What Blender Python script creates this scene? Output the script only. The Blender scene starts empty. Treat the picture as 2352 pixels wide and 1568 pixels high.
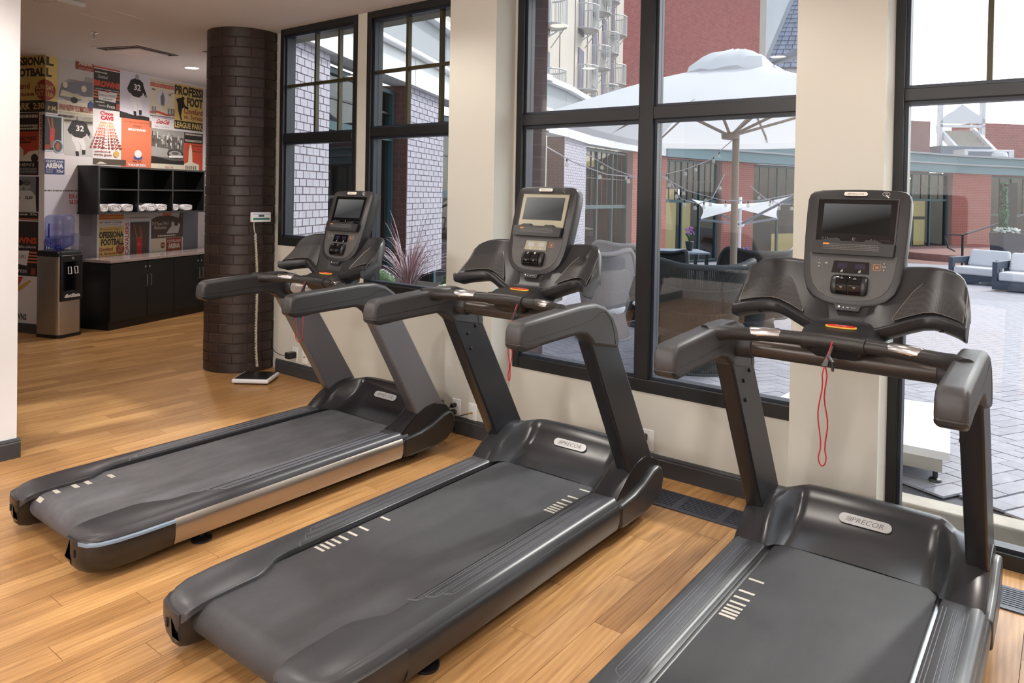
import bpy, bmesh, math, random
from mathutils import Vector, Matrix
for _c in (bpy.data.objects, bpy.data.meshes, bpy.data.materials):
    for _o in list(_c): _c.remove(_o)
S = bpy.context.scene
COL = S.collection
R = math.radians
RND = random.Random(7)
# ---------------------------------------------------------------- camera, sky, big lights, exposure
CAMZ = 1.58
YAW = 37.45788
cam_d = bpy.data.cameras.new('camera'); cam = bpy.data.objects.new('camera', cam_d); COL.objects.link(cam)
cam_d.sensor_width = 36.0; cam_d.lens = 1677.49 / 2352 * 36
cam_d.shift_y = -(784 - 465.28) / 2352
cam_d.clip_start = .05; cam_d.clip_end = 400
cam.matrix_world = (Matrix.Translation((0, 0, CAMZ)) @ Matrix.Rotation(R(YAW), 4, 'Z') @
                    Matrix.Rotation(R(90 - .69928), 4, 'X') @ Matrix.Rotation(R(1.00981), 4, 'Z'))
S.camera = cam
S.view_settings.view_transform = 'Standard'
S.view_settings.look = 'None'
S.view_settings.gamma = 1
S.view_settings.use_curve_mapping = False
S.view_settings.exposure = 0.0
W = bpy.data.worlds.new('world'); S.world = W; W.use_nodes = True
nt = W.node_tree; bg = nt.nodes['Background']
sk = nt.nodes.new('ShaderNodeTexSky'); sk.sky_type = 'NISHITA'; sk.sun_disc = False
sk.sun_elevation = R(42); sk.sun_rotation = R(17); sk.air_density = 1.0; sk.dust_density = 1.5; sk.ozone_density = 1.2
hs = nt.nodes.new('ShaderNodeHueSaturation'); hs.inputs['Saturation'].default_value = .38; hs.inputs['Value'].default_value = 1
nt.links.new(sk.outputs[0], hs.inputs['Color']); nt.links.new(hs.outputs[0], bg.inputs[0])
bg.inputs[1].default_value = .40
sun_d = bpy.data.lights.new('sun', 'SUN'); sun_d.energy = 2.6; sun_d.angle = R(3); sun_d.color = (1, .96, .9)
sun = bpy.data.objects.new('sun', sun_d); COL.objects.link(sun); sun.rotation_euler = (R(48), 0, R(163))

# ---------------------------------------------------------------- helpers
def lin(c):
    return tuple((x / 12.92 if x <= .04045 else ((x + .055) / 1.055) ** 2.4) for x in [v / 255 for v in c])
class MB:
    def __init__(s): s.v = []; s.f = []; s.m = []
    def add(s, vs, fs, m=0):
        b = len(s.v); s.v += [tuple(p) for p in vs]; s.f += [tuple(i + b for i in f) for f in fs]; s.m += [m] * len(fs); return s
    def box(s, x0, x1, y0, y1, z0, z1, m=0):
        return s.add([(x0,y0,z0),(x1,y0,z0),(x1,y1,z0),(x0,y1,z0),(x0,y0,z1),(x1,y0,z1),(x1,y1,z1),(x0,y1,z1)],
              [(0,3,2,1),(4,5,6,7),(0,1,5,4),(1,2,6,5),(2,3,7,6),(3,0,4,7)], m)
    def hexa(s, p, m=0):
        return s.add(p, [(0,3,2,1),(4,5,6,7),(0,1,5,4),(1,2,6,5),(2,3,7,6),(3,0,4,7)], m)
    def obox(s, c, ax, hs, m=0):
        c = Vector(c); ax = [Vector(a) for a in ax]; P = []
        for sz in (-1, 1):
            for sx, sy in ((-1,-1),(1,-1),(1,1),(-1,1)):
                P.append(c + ax[0]*hs[0]*sx + ax[1]*hs[1]*sy + ax[2]*hs[2]*sz)
        return s.hexa(P, m)
    def quad(s, a, b, c, d, m=0): return s.add([a,b,c,d], [(0,1,2,3)], m)
    def loft(s, rings, cap=True, close=True, m=0):
        n = len(rings[0]); vs = [p for r in rings for p in r]; fs = []
        for i in range(len(rings)-1):
            for j in range(n if close else n-1):
                k = (j+1) % n; fs.append((i*n+j, i*n+k, (i+1)*n+k, (i+1)*n+j))
        if cap: fs.append(tuple(range(n-1,-1,-1))); fs.append(tuple((len(rings)-1)*n+j for j in range(n)))
        return s.add(vs, fs, m)
    def tube(s, path, r, n=8, m=0, cap=True, closed=False):
        P = [Vector(p) for p in path]; N = len(P); rs = r if isinstance(r, (list, tuple)) else [r]*N
        rings = []; up = None
        for i in range(N):
            t = (P[(i+1)%N]-P[i-1]) if closed else (P[min(i+1,N-1)]-P[max(i-1,0)])
            t = t.normalized() if t.length > 1e-9 else Vector((0,0,1))
            if up is None:
                up = t.cross(Vector((0,0,1)) if abs(t.z) < .9 else Vector((1,0,0))).normalized()
            else:
                up = (up - t*up.dot(t)); up = up.normalized() if up.length > 1e-6 else t.orthogonal().normalized()
            w = t.cross(up)
            rings.append([P[i] + (up*math.cos(2*math.pi*k/n) + w*math.sin(2*math.pi*k/n))*rs[i] for k in range(n)])
        if closed: rings.append(rings[0]); cap = False
        return s.loft(rings, cap, True, m)
    def lathe(s, prof, c=(0,0,0), n=24, m=0, ax=None, cap=True):
        c = Vector(c); X, Y, Z = ax or (Vector((1,0,0)), Vector((0,1,0)), Vector((0,0,1)))
        rings = [[c + X*(r*math.cos(2*math.pi*k/n)) + Y*(r*math.sin(2*math.pi*k/n)) + Z*z for k in range(n)] for r, z in prof]
        return s.loft(rings, cap, True, m)
    def prism(s, poly, a, b, fn, m=0):
        n = len(poly)
        return s.loft([[fn(p[0], p[1], a) for p in poly], [fn(p[0], p[1], b) for p in poly]], True, True, m)
    def flat(s, poly, fn, m=0):
        return s.add([fn(*p) for p in poly], [tuple(range(len(poly)))], m)
    def text(s, txt, u0, u1, v0, v1, fn, m=0, bold=.0, shear=0.):
        vs, fs = textmesh(txt, bold)
        return s.add([fn(u0 + (x + shear*y*(v1-v0)/(u1-u0))*(u1-u0), v0 + y*(v1-v0)) for x, y in vs], fs, m)
_tx = {}
def textmesh(t, bold=0.):
    k = (t, bold)
    if k not in _tx:
        cu = bpy.data.curves.new('txt', 'FONT'); cu.body = t; cu.offset = bold; cu.resolution_u = 2; cu.fill_mode = 'FRONT'
        o = bpy.data.objects.new('txt', cu); COL.objects.link(o)
        dg = bpy.context.evaluated_depsgraph_get(); me = bpy.data.meshes.new_from_object(o.evaluated_get(dg))
        vs = [(v.co.x, v.co.y) for v in me.vertices]; fs = [tuple(p.vertices) for p in me.polygons]
        bpy.data.objects.remove(o); bpy.data.curves.remove(cu); bpy.data.meshes.remove(me)
        x0 = min(v[0] for v in vs); x1 = max(v[0] for v in vs); y0 = min(v[1] for v in vs); y1 = max(v[1] for v in vs)
        _tx[k] = ([((x-x0)/(x1-x0+1e-9), (y-y0)/(y1-y0+1e-9)) for x, y in vs], fs)
    return _tx[k]
def ell(cx, cy, rx, ry, n=14, a0=0, a1=2*math.pi, rot=0):
    c, s_ = math.cos(rot), math.sin(rot); out = []
    full = abs(a1-a0-2*math.pi) < 1e-6
    for k in range(n):
        t = a0 + (a1-a0)*k/(n if full else n-1); x, y = rx*math.cos(t), ry*math.sin(t)
        out.append((cx + x*c - y*s_, cy + x*s_ + y*c))
    return out
def mesh(name, mb, mats, smooth=None, recalc=True):
    me = bpy.data.meshes.new(name); me.from_pydata(mb.v, [], mb.f)
    for m in (mats if isinstance(mats, (list, tuple)) else [mats]): me.materials.append(m)
    if any(mb.m): me.polygons.foreach_set('material_index', mb.m)
    if recalc:
        bm = bmesh.new(); bm.from_mesh(me); bmesh.ops.recalc_face_normals(bm, faces=bm.faces); bm.to_mesh(me); bm.free()
    if smooth:
        me.polygons.foreach_set('use_smooth', [True]*len(me.polygons)); me.set_sharp_from_angle(angle=R(smooth))
    return me
def tag(o, label=None, cat=None, group=None, kind=None):
    for k, v in (('label', label), ('category', cat), ('group', group), ('kind', kind)):
        if v: o[k] = v
    return o
def link(name, me, parent=None, loc=None, rot=None, bevel=0, seg=2, **kw):
    o = bpy.data.objects.new(name, me); COL.objects.link(o)
    if parent: o.parent = parent
    if loc: o.location = loc
    if rot: o.rotation_euler = rot
    if bevel:
        b = o.modifiers.new('bevel', 'BEVEL'); b.width = bevel; b.segments = seg; b.limit_method = 'ANGLE'; b.angle_limit = R(35)
    return tag(o, **kw)
def obj(name, mb, mats, parent=None, smooth=None, recalc=True, **kw):
    if kw.get('bevel') and smooth is None: smooth = 50
    return link(name, mesh(name, mb, mats, smooth, recalc), parent, **kw)
def thing(name, label, cat, loc=(0,0,0), rz=0, group=None):
    o = bpy.data.objects.new(name, None); COL.objects.link(o); o.location = loc; o.rotation_euler = (0,0,rz); o.empty_display_size = .1
    return tag(o, label, cat, group)
def dup(root, loc=None, rz=None, **kw):
    def cp(o, par):
        c = o.copy(); COL.objects.link(c)
        if par: c.parent = par
        for ch in KIDS.get(o.name, []) or [x for x in o.children]: cp(ch, c)
        return c
    c = cp(root, None)
    if loc is not None: c.location = loc
    if rz is not None: c.rotation_euler = (0,0,rz)
    return tag(c, **kw)
KIDS = {}
# ---- materials
def mat(name, col, rough=.5, metal=0., bump=None, emit=None, spec=.5, noise=None, alpha=None, coat=0, objrand=0.):
    m = bpy.data.materials.new(name); m.use_nodes = True; t = m.node_tree; n = t.nodes; b = n['Principled BSDF']; L = t.links
    c = lin(col) + (1,)
    b.inputs['Base Color'].default_value = c; b.inputs['Roughness'].default_value = rough; b.inputs['Metallic'].default_value = metal
    b.inputs['Specular IOR Level'].default_value = spec; b.inputs['Coat Weight'].default_value = coat
    co = None
    if bump or noise:
        co = n.new('ShaderNodeTexCoord')
    if noise:     # (scale, amount, detail)
        nz = n.new('ShaderNodeTexNoise'); nz.inputs['Scale'].default_value = noise[0]; nz.inputs['Detail'].default_value = noise[2] if len(noise) > 2 else 4
        mp = n.new('ShaderNodeMapRange'); mp.inputs[1].default_value = .3; mp.inputs[2].default_value = .7
        mp.inputs[3].default_value = 1-noise[1]; mp.inputs[4].default_value = 1+noise[1]
        mx = n.new('ShaderNodeMix'); mx.data_type = 'RGBA'; mx.blend_type = 'MULTIPLY'; mx.inputs[0].default_value = 1; mx.inputs[6].default_value = c
        L.new(co.outputs['Object'], nz.inputs['Vector']); L.new(nz.outputs[0], mp.inputs[0]); L.new(mp.outputs[0], mx.inputs[7]); L.new(mx.outputs[2], b.inputs['Base Color'])
    if objrand:
        oi = n.new('ShaderNodeObjectInfo'); mp = n.new('ShaderNodeMapRange'); mp.inputs[3].default_value = 1-objrand; mp.inputs[4].default_value = 1+objrand
        mx = n.new('ShaderNodeMix'); mx.data_type = 'RGBA'; mx.blend_type = 'MULTIPLY'; mx.inputs[0].default_value = 1; mx.inputs[6].default_value = c
        src = b.inputs['Base Color'].links[0].from_socket if b.inputs['Base Color'].links else None
        if src: L.new(src, mx.inputs[6])
        L.new(oi.outputs['Random'], mp.inputs[0]); L.new(mp.outputs[0], mx.inputs[7]); L.new(mx.outputs[2], b.inputs['Base Color'])
    if bump:      # (scale, strength)
        nz = n.new('ShaderNodeTexNoise'); nz.inputs['Scale'].default_value = bump[0]; nz.inputs['Detail'].default_value = 3
        bp = n.new('ShaderNodeBump'); bp.inputs['Strength'].default_value = bump[1]; bp.inputs['Distance'].default_value = .002
        L.new(co.outputs['Object'], nz.inputs['Vector']); L.new(nz.outputs[0], bp.inputs['Height']); L.new(bp.outputs[0], b.inputs['Normal'])
    if emit:
        b.inputs['Emission Color'].default_value = lin(emit[0]) + (1,); b.inputs['Emission Strength'].default_value = emit[1]
    return m
def glass(name, tint=(1,1,1), refl=.10, rough=0., body=0., bodycol=(200,215,230), graz=.8):
    m = bpy.data.materials.new(name); m.use_nodes = True; t = m.node_tree; n = t.nodes; L = t.links; n.clear()
    o = n.new('ShaderNodeOutputMaterial'); tr = n.new('ShaderNodeBsdfTransparent'); gl = n.new('ShaderNodeBsdfGlossy'); mx = n.new('ShaderNodeMixShader')
    tr.inputs[0].default_value = (*tint, 1); gl.inputs['Roughness'].default_value = rough; gl.inputs[0].default_value = (1,1,1,1)
    lw = n.new('ShaderNodeLayerWeight'); lw.inputs['Blend'].default_value = .5
    pw = n.new('ShaderNodeMath'); pw.operation = 'POWER'; pw.inputs[1].default_value = 5; L.new(lw.outputs['Facing'], pw.inputs[0])
    ad = n.new('ShaderNodeMath'); ad.operation = 'MULTIPLY_ADD'; ad.inputs[1].default_value = graz; ad.inputs[2].default_value = refl*.5; ad.use_clamp = True
    L.new(pw.outputs[0], ad.inputs[0]); L.new(ad.outputs[0], mx.inputs[0]); L.new(tr.outputs[0], mx.inputs[1]); L.new(gl.outputs[0], mx.inputs[2])
    last = mx
    if body:
        df = n.new('ShaderNodeBsdfDiffuse'); df.inputs[0].default_value = lin(bodycol) + (1,); m2 = n.new('ShaderNodeMixShader'); m2.inputs[0].default_value = body
        L.new(mx.outputs[0], m2.inputs[1]); L.new(df.outputs[0], m2.inputs[2]); last = m2
    L.new(last.outputs[0], o.inputs[0]); return m
M = {}
M['wall'] = mat('wall paint cream', (205,203,193), .75, bump=(90,.06))
M['wallw'] = mat('wall paint white', (228,229,232), .75, bump=(90,.06))
M['ceil'] = mat('ceiling paint', (222,221,224), .85, bump=(120,.08))
M['base'] = mat('baseboard charcoal', (58,59,62), .45)
M['frame'] = mat('window frame black', (27,29,31), .38, noise=(6,.12))
M['pane'] = glass('window glass', (.96,.98,.98), .085)
M['blk'] = mat('black plastic', (40,40,43), .42, bump=(600,.12))
M['blk2'] = mat('deep black plastic', (24,24,27), .35)
M['gloss'] = mat('gloss black', (9,9,13), .06)
M['dark'] = mat('dark void', (8,8,9), .8)
M['white'] = mat('white plastic', (232,232,232), .4)
M['chrome'] = mat('chrome', (210,212,215), .18, 1.)
M['steel'] = mat('brushed steel', (186,182,178), .34, 1., noise=(3,.08))
M['red'] = mat('red cord', (176,18,38), .5)
M['offw'] = mat('off white enamel', (226,226,230), .35)
# ---------------------------------------------------------------- room shell
WY = 3.80      # inner face of the window wall
PIER_Y = 3.60
CH = 2.96
def wood_mat():
    m = bpy.data.materials.new('oak strip floor'); m.use_nodes = True; t = m.node_tree; n = t.nodes; L = t.links; b = n['Principled BSDF']
    g = n.new('ShaderNodeNewGeometry'); sp = n.new('ShaderNodeSeparateXYZ'); L.new(g.outputs['Position'], sp.inputs[0])
    def mth(op, a, b_=None, c=None):
        k = n.new('ShaderNodeMath'); k.operation = op
        for i, x in enumerate((a, b_, c)):
            if x is None: continue
            if isinstance(x, (int, float)): k.inputs[i].default_value = x
            else: L.new(x, k.inputs[i])
        return k.outputs[0]
    col = mth('FLOOR', mth('DIVIDE', mth('ADD', sp.outputs[0], 20.), .115))
    off = mth('FRACT', mth('MULTIPLY', col, .381))
    row = mth('FLOOR', mth('ADD', mth('DIVIDE', mth('ADD', sp.outputs[1], 20.), .92), off))
    cb = n.new('ShaderNodeCombineXYZ'); L.new(col, cb.inputs[0]); L.new(row, cb.inputs[1])
    wn = n.new('ShaderNodeTexWhiteNoise'); wn.noise_dimensions = '3D'; L.new(cb.outputs[0], wn.inputs['Vector'])
    # grain: noise stretched along Y, shifted per plank
    v = n.new('ShaderNodeCombineXYZ')
    L.new(mth('ADD', mth('MULTIPLY', sp.outputs[0], 34.), mth('MULTIPLY', wn.outputs['Value'], 90.)), v.inputs[0])
    L.new(mth('ADD', mth('MULTIPLY', sp.outputs[1], 2.1), mth('MULTIPLY', wn.outputs['Value'], 37.)), v.inputs[1])
    nz = n.new('ShaderNodeTexNoise'); nz.inputs['Scale'].default_value = 1.; nz.inputs['Detail'].default_value = 6; nz.inputs['Roughness'].default_value = .62; nz.inputs['Distortion'].default_value = .6
    L.new(v.outputs[0], nz.inputs['Vector'])
    wv = n.new('ShaderNodeTexWave'); wv.wave_type = 'RINGS'; wv.rings_direction = 'SPHERICAL'; wv.inputs['Scale'].default_value = .55; wv.inputs['Distortion'].default_value = 3.2; wv.inputs['Detail'].default_value = 2
    L.new(v.outputs[0], wv.inputs['Vector'])
    fac = mth('ADD', mth('MULTIPLY', nz.outputs[0], .72), mth('ADD', mth('MULTIPLY', wv.outputs['Fac'], .10), mth('MULTIPLY', wn.outputs['Value'], .22)))
    r = n.new('ShaderNodeValToRGB'); e = r.color_ramp.elements
    e[0].position = .22; e[0].color = lin((132,92,54)) + (1,); e[1].position = .92; e[1].color = lin((218,180,128)) + (1,)
    k = e.new(.5); k.color = lin((178,133,84)) + (1,); k = e.new(.68); k.color = lin((200,155,102)) + (1,)
    L.new(fac, r.inputs[0]); L.new(r.outputs[0], b.inputs['Base Color'])
    b.inputs['Roughness'].default_value = .34; b.inputs['Specular IOR Level'].default_value = .45
    bp = n.new('ShaderNodeBump'); bp.inputs['Strength'].default_value = .12; bp.inputs['Distance'].default_value = .001
    L.new(nz.outputs[0], bp.inputs['Height']); L.new(bp.outputs[0], b.inputs['Normal'])
    return m
M['wood'] = wood_mat()
M['sub'] = mat('subfloor', (60,40,24), .8)
# floor: slab + strips
fl = obj('floor', MB().box(-11, 2.2, -3, WY+.15, -.06, -.012).prism([(-6.1,WY+.15),(-11,WY+.15),(-11,7.04)], -.06, -.012, lambda a, b_, c: (a,b_,c)), M['sub'], kind='structure')
PW, PL = .115, .92
plank = mesh('plank', MB().box(.0009, PW-.0009, .001, PL-.001, -.012, 0), M['wood'])
cells = []
BL = lambda x: WY+.15 if x > -6.1 else WY+.15 + (-6.1-x)*.63
for c in range(int((20-10.2)/PW), int((20+2.1)/PW)):
    off = (c*.381) % 1.0
    for r_ in range(int((20-2.9)/PL), int((20+7)/PL)+1):
        y = (r_ - off)*PL - 20; x = c*PW - 20
        if y + PL > WY-.01 and x > -6.1: 
            if y > WY-.02: continue
        if y > BL(x+PW)-.05: continue
        cells.append((x, y))
def inview(x, y):
    a = math.degrees(math.atan2(x, y)); d = math.hypot(x, y)
    return -73 < a < -1 and y > .2 and d*math.cos(math.radians(a+37.5)) > 2.2
vis = sorted([c for c in cells if inview(c[0]+PW/2, c[1]+PL/2)], key=lambda c: math.hypot(c[0]+.05, c[1]+.46))
full = [c for c in vis if c[1]+PL <= BL(c[0]+PW)-.02][:300]
fs = set(full)
for x, y in full: link('plank', plank, fl, loc=(x, y, 0))
rest = MB()
for x, y in cells:
    if (x, y) in fs: continue
    y1 = y + PL - .001
    y1 = min(y1, BL(x+PW)-.02)
    rest.box(x+.0009, x+PW-.0009, y+.001, y1, -.012, 0)
obj('plank', rest, M['wood'], fl, kind='stuff')
# ceiling
ce = obj('ceiling', MB().box(-11, 2.2, -3, WY+.15, CH, CH+.12).prism([(-6.1,WY+.15),(-11,WY+.15),(-11,7.04)], CH, CH+.12, lambda a, b_, c: (a,b_,c)), M['ceil'], kind='structure')
# window wall
X1a, X1b, X2a, X2b = -5.46, -4.457, -4.347, -3.15
X3a, X3b, X4a = -2.885, -1.00, -.676
wf = MB(); T = WY+.15
wf.box(-5.66, X1a, WY+.07, T, 0, CH); wf.box(-6.3, -6.0, WY+.05, T+.05, 0, CH)
for a, b_, z in ((X1b, X2a, CH), (X2b, X3a, CH), (X3b, X4a, CH)): wf.box(a, b_, WY, T, 0, z)
for a, b_, z in ((X1a, X1b, 1.10), (X2a, X2b, .80), (X3a, X3b, .452)): wf.box(a, b_, WY, T, 0, z)
obj('wall_front', wf, M['wall'], kind='structure')
obj('wall_pier', MB().box(-3.30, -2.905, PIER_Y, WY, 0, CH), M['wall'], kind='structure')
obj('wall_pier', MB().box(-1.057, -.668, PIER_Y, WY, 0, CH), M['wall'], kind='structure')
obj('wall_left', MB().box(-5.02, -4.83, -3, 1.617, 0, CH), M['wallw'], kind='structure')
obj('wall_right', MB().box(2.05, 2.2, -3, T, 0, CH), M['wallw'], kind='structure')
obj('wall_rear', MB().box(-11, 2.2, -3.15, -3, 0, CH), M['wallw'], kind='structure')
obj('wall_back', MB().prism([(-6.1,WY+.03),(-11,WY+4.9*.64),(-11,WY+4.9*.64+.14),(-6.1,WY+.17)], 0, CH, lambda a, b_, c: (a,b_,c)).box(-11.15, -11, -3, 7.0, 0, CH), M['wallw'], kind='structure')
# baseboards: board + bead
def bboard(name, segs):
    m = MB()
    for (xa, ya), (xb, yb) in segs:
        d = Vector((xb-xa, yb-ya, 0)); L_ = d.length; d.normalize(); nn = Vector((d.y, -d.x, 0))
        prof = [(0,0),(.016,0),(.016,.088),(.012,.094),(.013,.1),(.008,.112),(0,.114)]
        A, B = Vector((xa,ya,0)), Vector((xb,yb,0))
        m.loft([[A + nn*p + Vector((0,0,q)) for p, q in prof], [B + nn*p + Vector((0,0,q)) for p, q in prof]])
    obj(name, m, M['base'], kind='structure')
bboard('baseboard_front', [((X1a,WY),(-3.30,WY)), ((-2.905,WY),(-1.057,WY)), ((-.668,WY),(-.66,WY))])
bboard('baseboard_pier', [((-3.316,PIER_Y),(-2.889,PIER_Y)), ((-2.905,PIER_Y),(-2.905,WY)), ((-3.30,WY),(-3.30,PIER_Y))])
bboard('baseboard_pier', [((-1.073,PIER_Y),(-.652,PIER_Y)), ((-.668,PIER_Y),(-.668,WY)), ((-1.057,WY),(-1.057,PIER_Y))])
bboard('baseboard_left', [((-4.83,-3),(-4.83,1.633)), ((-4.83,1.617),(-5.02,1.617))])
# windows
def window(name, x0, x1, z0, z1, mull=(), trans=None, munt_v=(), munt_h=(), munt_zmin=None, foot=.075):
    f = MB(); J = .05; ya, yb = WY-.006, WY+.12; fz = z0+foot; tz = z1-.055
    f.box(x0, x0+J, ya, yb, z0, z1); f.box(x1-J, x1, ya, yb, z0, z1); f.box(x0+J, x1-J, ya, yb, z0, fz); f.box(x0+J, x1-J, ya, yb, tz, z1)
    w = obj(name, f, M['frame'], kind='structure', bevel=.004)
    edges = [x0+J] + [e for m_ in mull for e in m_] + [x1-J]
    spans = [(edges[i], edges[i+1]) for i in range(0, len(edges), 2)]
    for a, b_ in mull: obj('mullion', MB().box(a, b_, ya, yb, fz, tz), M['frame'], w, bevel=.004)
    for a, b_ in spans:
        zs = [(fz, tz)] if not trans else [(fz, trans[0]), (trans[1], tz)]
        if trans: obj('transom', MB().box(a, b_, ya, yb, *trans), M['frame'], w, bevel=.004)
        for za, zb in zs:
            s = MB(); k = .016; y2 = WY+.085
            s.box(a, a+k, WY+.02, y2, za, zb); s.box(b_-k, b_, WY+.02, y2, za, zb); s.box(a+k, b_-k, WY+.02, y2, za, za+k); s.box(a+k, b_-k, WY+.02, y2, zb-k, zb)
            sa = obj('sash', s, M['sash'], w)
            obj('pane', MB().box(a+k, b_-k, WY+.055, WY+.061, za+k, zb-k), M['pane'], sa)
            for (mx, w_) in munt_v:
                if a < mx < b_ and (munt_zmin is None or za >= munt_zmin): obj('muntin', MB().box(mx-w_/2, mx+w_/2, WY+.04, WY+.075, za+k, zb-k), M['munt'], sa)
            for mz in munt_h:
                if za < mz < zb: obj('muntin', MB().box(a+k, b_-k, WY+.042, WY+.073, mz-.012, mz+.012), M['munt'], sa)
    return w
M['sash'] = mat('sash blue black', (36,42,54), .4)
M['munt'] = mat('muntin olive', (60,55,30), .45)
window('window_1', X1a, X1b, 1.10, CH, trans=(1.987, 2.05), munt_v=((-5.035,.022), (-4.735,.022)), munt_h=(2.475,), munt_zmin=2)
window('window_2', X2a, X2b, .80, CH, trans=(2.0, 2.066), munt_v=((-3.95,.024), (-3.61,.024)), munt_h=(2.50,), munt_zmin=2)
window('window_3', X3a, X3b, .452, CH, mull=((-1.994,-1.905),), trans=(2.02, 2.092))
window('window_4', X4a, .95, -.01, CH, mull=((.1,.18),), trans=(2.04, 2.10), munt_v=((-.30,.022), (.55,.022)), munt_zmin=2)
obj('wall_front', MB().box(.95, 2.2, WY, T, 0, CH), M['wall'], kind='structure')
# floor registers
def register(x0, x1, label):
    ya, yb = 3.415, 3.62
    t = thing('floor_register', label, 'vent', ((x0+x1)/2, (ya+yb)/2, 0), group=None); cx, cy = (x0+x1)/2, (ya+yb)/2
    m = MB(); ya -= cy; yb -= cy; a = x0-cx; b_ = x1-cx
    m.box(a, b_, ya, ya+.02, 0, .006); m.box(a, b_, yb-.02, yb, 0, .006)
    n = max(1, round((x1-x0)/.235)); L_ = (x1-x0)/n
    for i in range(n+1):
        xx = a + i*L_; m.box(max(a, xx-.018), min(b_, xx+.018), ya+.02, yb-.02, 0, .006)
    obj('frame', m, M['reg'], t)
    for i in range(n):
        for j in range(9):
            y = ya+.02 + (yb-ya-.04)*(j+.5)/9; obj('slat', MB().box(a+i*L_+.018, a+(i+1)*L_-.018, y-.0055, y+.0055, 0, .005), M['reg'], t)
    obj('backing', MB().box(a+.01, b_-.01, ya+.01, yb-.01, 0, .001), M['dark'], t)
M['reg'] = mat('register steel grey', (66,70,82), .4, .3)
register(-1.80, -.86, 'dark grey slotted floor register below the large double window')
register(-.50, .62, 'grey slotted floor register by the tall window on the right')
# outlets
def plate(name, x, z, y, label, holes, cat='outlet'):
    t = thing(name, label, cat, (x, y, z))
    obj('cover_plate', MB().box(-.036, .036, -.006, 0, -.06, .06), M['white'], t, bevel=.003)
    if holes == 'duplex':
        for s in (-1, 1):
            rr = obj('receptacle', MB().lathe([(.016,0),(.016,.002)], (0,-.006,s*.022), 14, ax=(Vector((1,0,0)),Vector((0,0,1)),Vector((0,-1,0)))), M['white'], t)
            sl = MB(); sl.box(-.007,-.005,-.0095,-.008,s*.022,s*.022+.008); sl.box(.005,.007,-.0095,-.008,s*.022,s*.022+.008); sl.lathe([(.0025,0),(.0025,.0015)],(0,-.008,s*.022-.007),8,ax=(Vector((1,0,0)),Vector((0,0,1)),Vector((0,-1,0))))
            obj('slot', sl, M['dark'], rr)
    elif holes == 'jack':
        obj('coax_jack', MB().lathe([(.005,0),(.005,.012),(.003,.012),(.003,.016)], (0,-.006,0), 10, ax=(Vector((1,0,0)),Vector((0,0,1)),Vector((0,-1,0)))), M['brass'], t)
    for s in (-1, 1): obj('screw', MB().lathe([(.003,0),(.002,.0012)], (0,-.006,s*.047), 8, ax=(Vector((1,0,0)),Vector((0,0,1)),Vector((0,-1,0)))), M['chrome'], t)
    return t
M['brass'] = mat('brass', (170,130,60), .3, 1.)
plate('wall_outlet', -5.195, .19, WY, 'white duplex outlet with a black power adapter plugged in, near the brick pillar', 'duplex')
plate('wall_outlet', -5.06, .185, WY, 'white coax wall plate beside the outlet with the adapter', 'jack')
plate('wall_outlet', -3.187, .165, PIER_Y, 'white duplex outlet with black plugs on the pier between the windows', 'duplex')
plate('wall_outlet', -3.048, .16, PIER_Y, 'white coax plate on the same pier, right of the plugged outlet', 'jack')
plate('wall_outlet', -1.895, .185, WY, 'white blank wall plate partly hidden by an upright, under the double window', 'blank')
plate('wall_outlet', -.93, .165, PIER_Y, 'white duplex outlet on the pier left of the tall window', 'duplex')
plate('wall_outlet', -.80, .165, PIER_Y, 'white blank plate on the pier left of the tall window', 'blank')
# plugs and cords
t = thing('power_adapter', 'small black power adapter in the outlet beside the brick pillar, thin cord', 'adapter', (-5.195, WY-.014, .185))
obj('body', MB().box(-.03,.03,-.075,0,-.022,.028), M['blk2'], t, bevel=.004)
obj('cord', MB().tube([(-.01,-.07,0),(-.06,-.10,.01),(-.14,-.09,.02),(-.2,-.06,.018),(-.27,-.03,.035)], .003, 6), M['blk2'], t, smooth=60)
t = thing('power_cable', 'thick black treadmill power cord plugged into the pier outlet', 'cord', (-3.187, PIER_Y-.014, .165))
obj('plug', MB().lathe([(.012,0),(.019,.01),(.021,.035),(.014,.06),(.006,.07)], (0,0,-.022), 12, ax=(Vector((1,0,0)),Vector((0,0,1)),Vector((0,-1,0)))), M['blk2'], t, smooth=50)
obj('cord', MB().tube([(0,-.06,-.022),(-.05,-.09,.02),(-.11,-.10,.028),(-.17,-.10,.0),(-.23,-.11,-.07),(-.27,-.12,-.158)], .006, 8), M['blk2'], t, smooth=60)
t = thing('power_cable', 'thin black cord with angled plug in the upper socket of the pier outlet', 'cord', (-3.187, PIER_Y-.014, .187))
obj('plug', MB().box(-.013,.013,-.04,0,-.012,.014), M['blk2'], t, bevel=.004)
obj('cord', MB().tube([(-.005,-.035,0),(-.03,-.06,-.03),(-.04,-.07,-.09),(-.06,-.08,-.14),(-.16,-.1,-.18)], .0035, 6), M['blk2'], t, smooth=60)
t = thing('coax_cable', 'thin black coax cable running from the pier wall plate to the left treadmill', 'cable', (-3.048, PIER_Y-.022, .16))
obj('connector', MB().tube([(0,0,0),(-.012,-.02,-.002)], .005, 8), M['brass'], t)
obj('cable', MB().tube([(-.01,-.018,-.002),(-.10,-.12,-.03),(-.22,-.22,-.06),(-.32,-.27,-.07)], .0035, 6), M['blk2'], t, smooth=60)
t = thing('power_cable', 'black cord loop behind the middle treadmill under the double window', 'cord', (-2.0, WY-.02, .15))
obj('plug', MB().box(.06,.10,-.05,.02,.03,.07), M['blk2'], t, bevel=.006)
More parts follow.
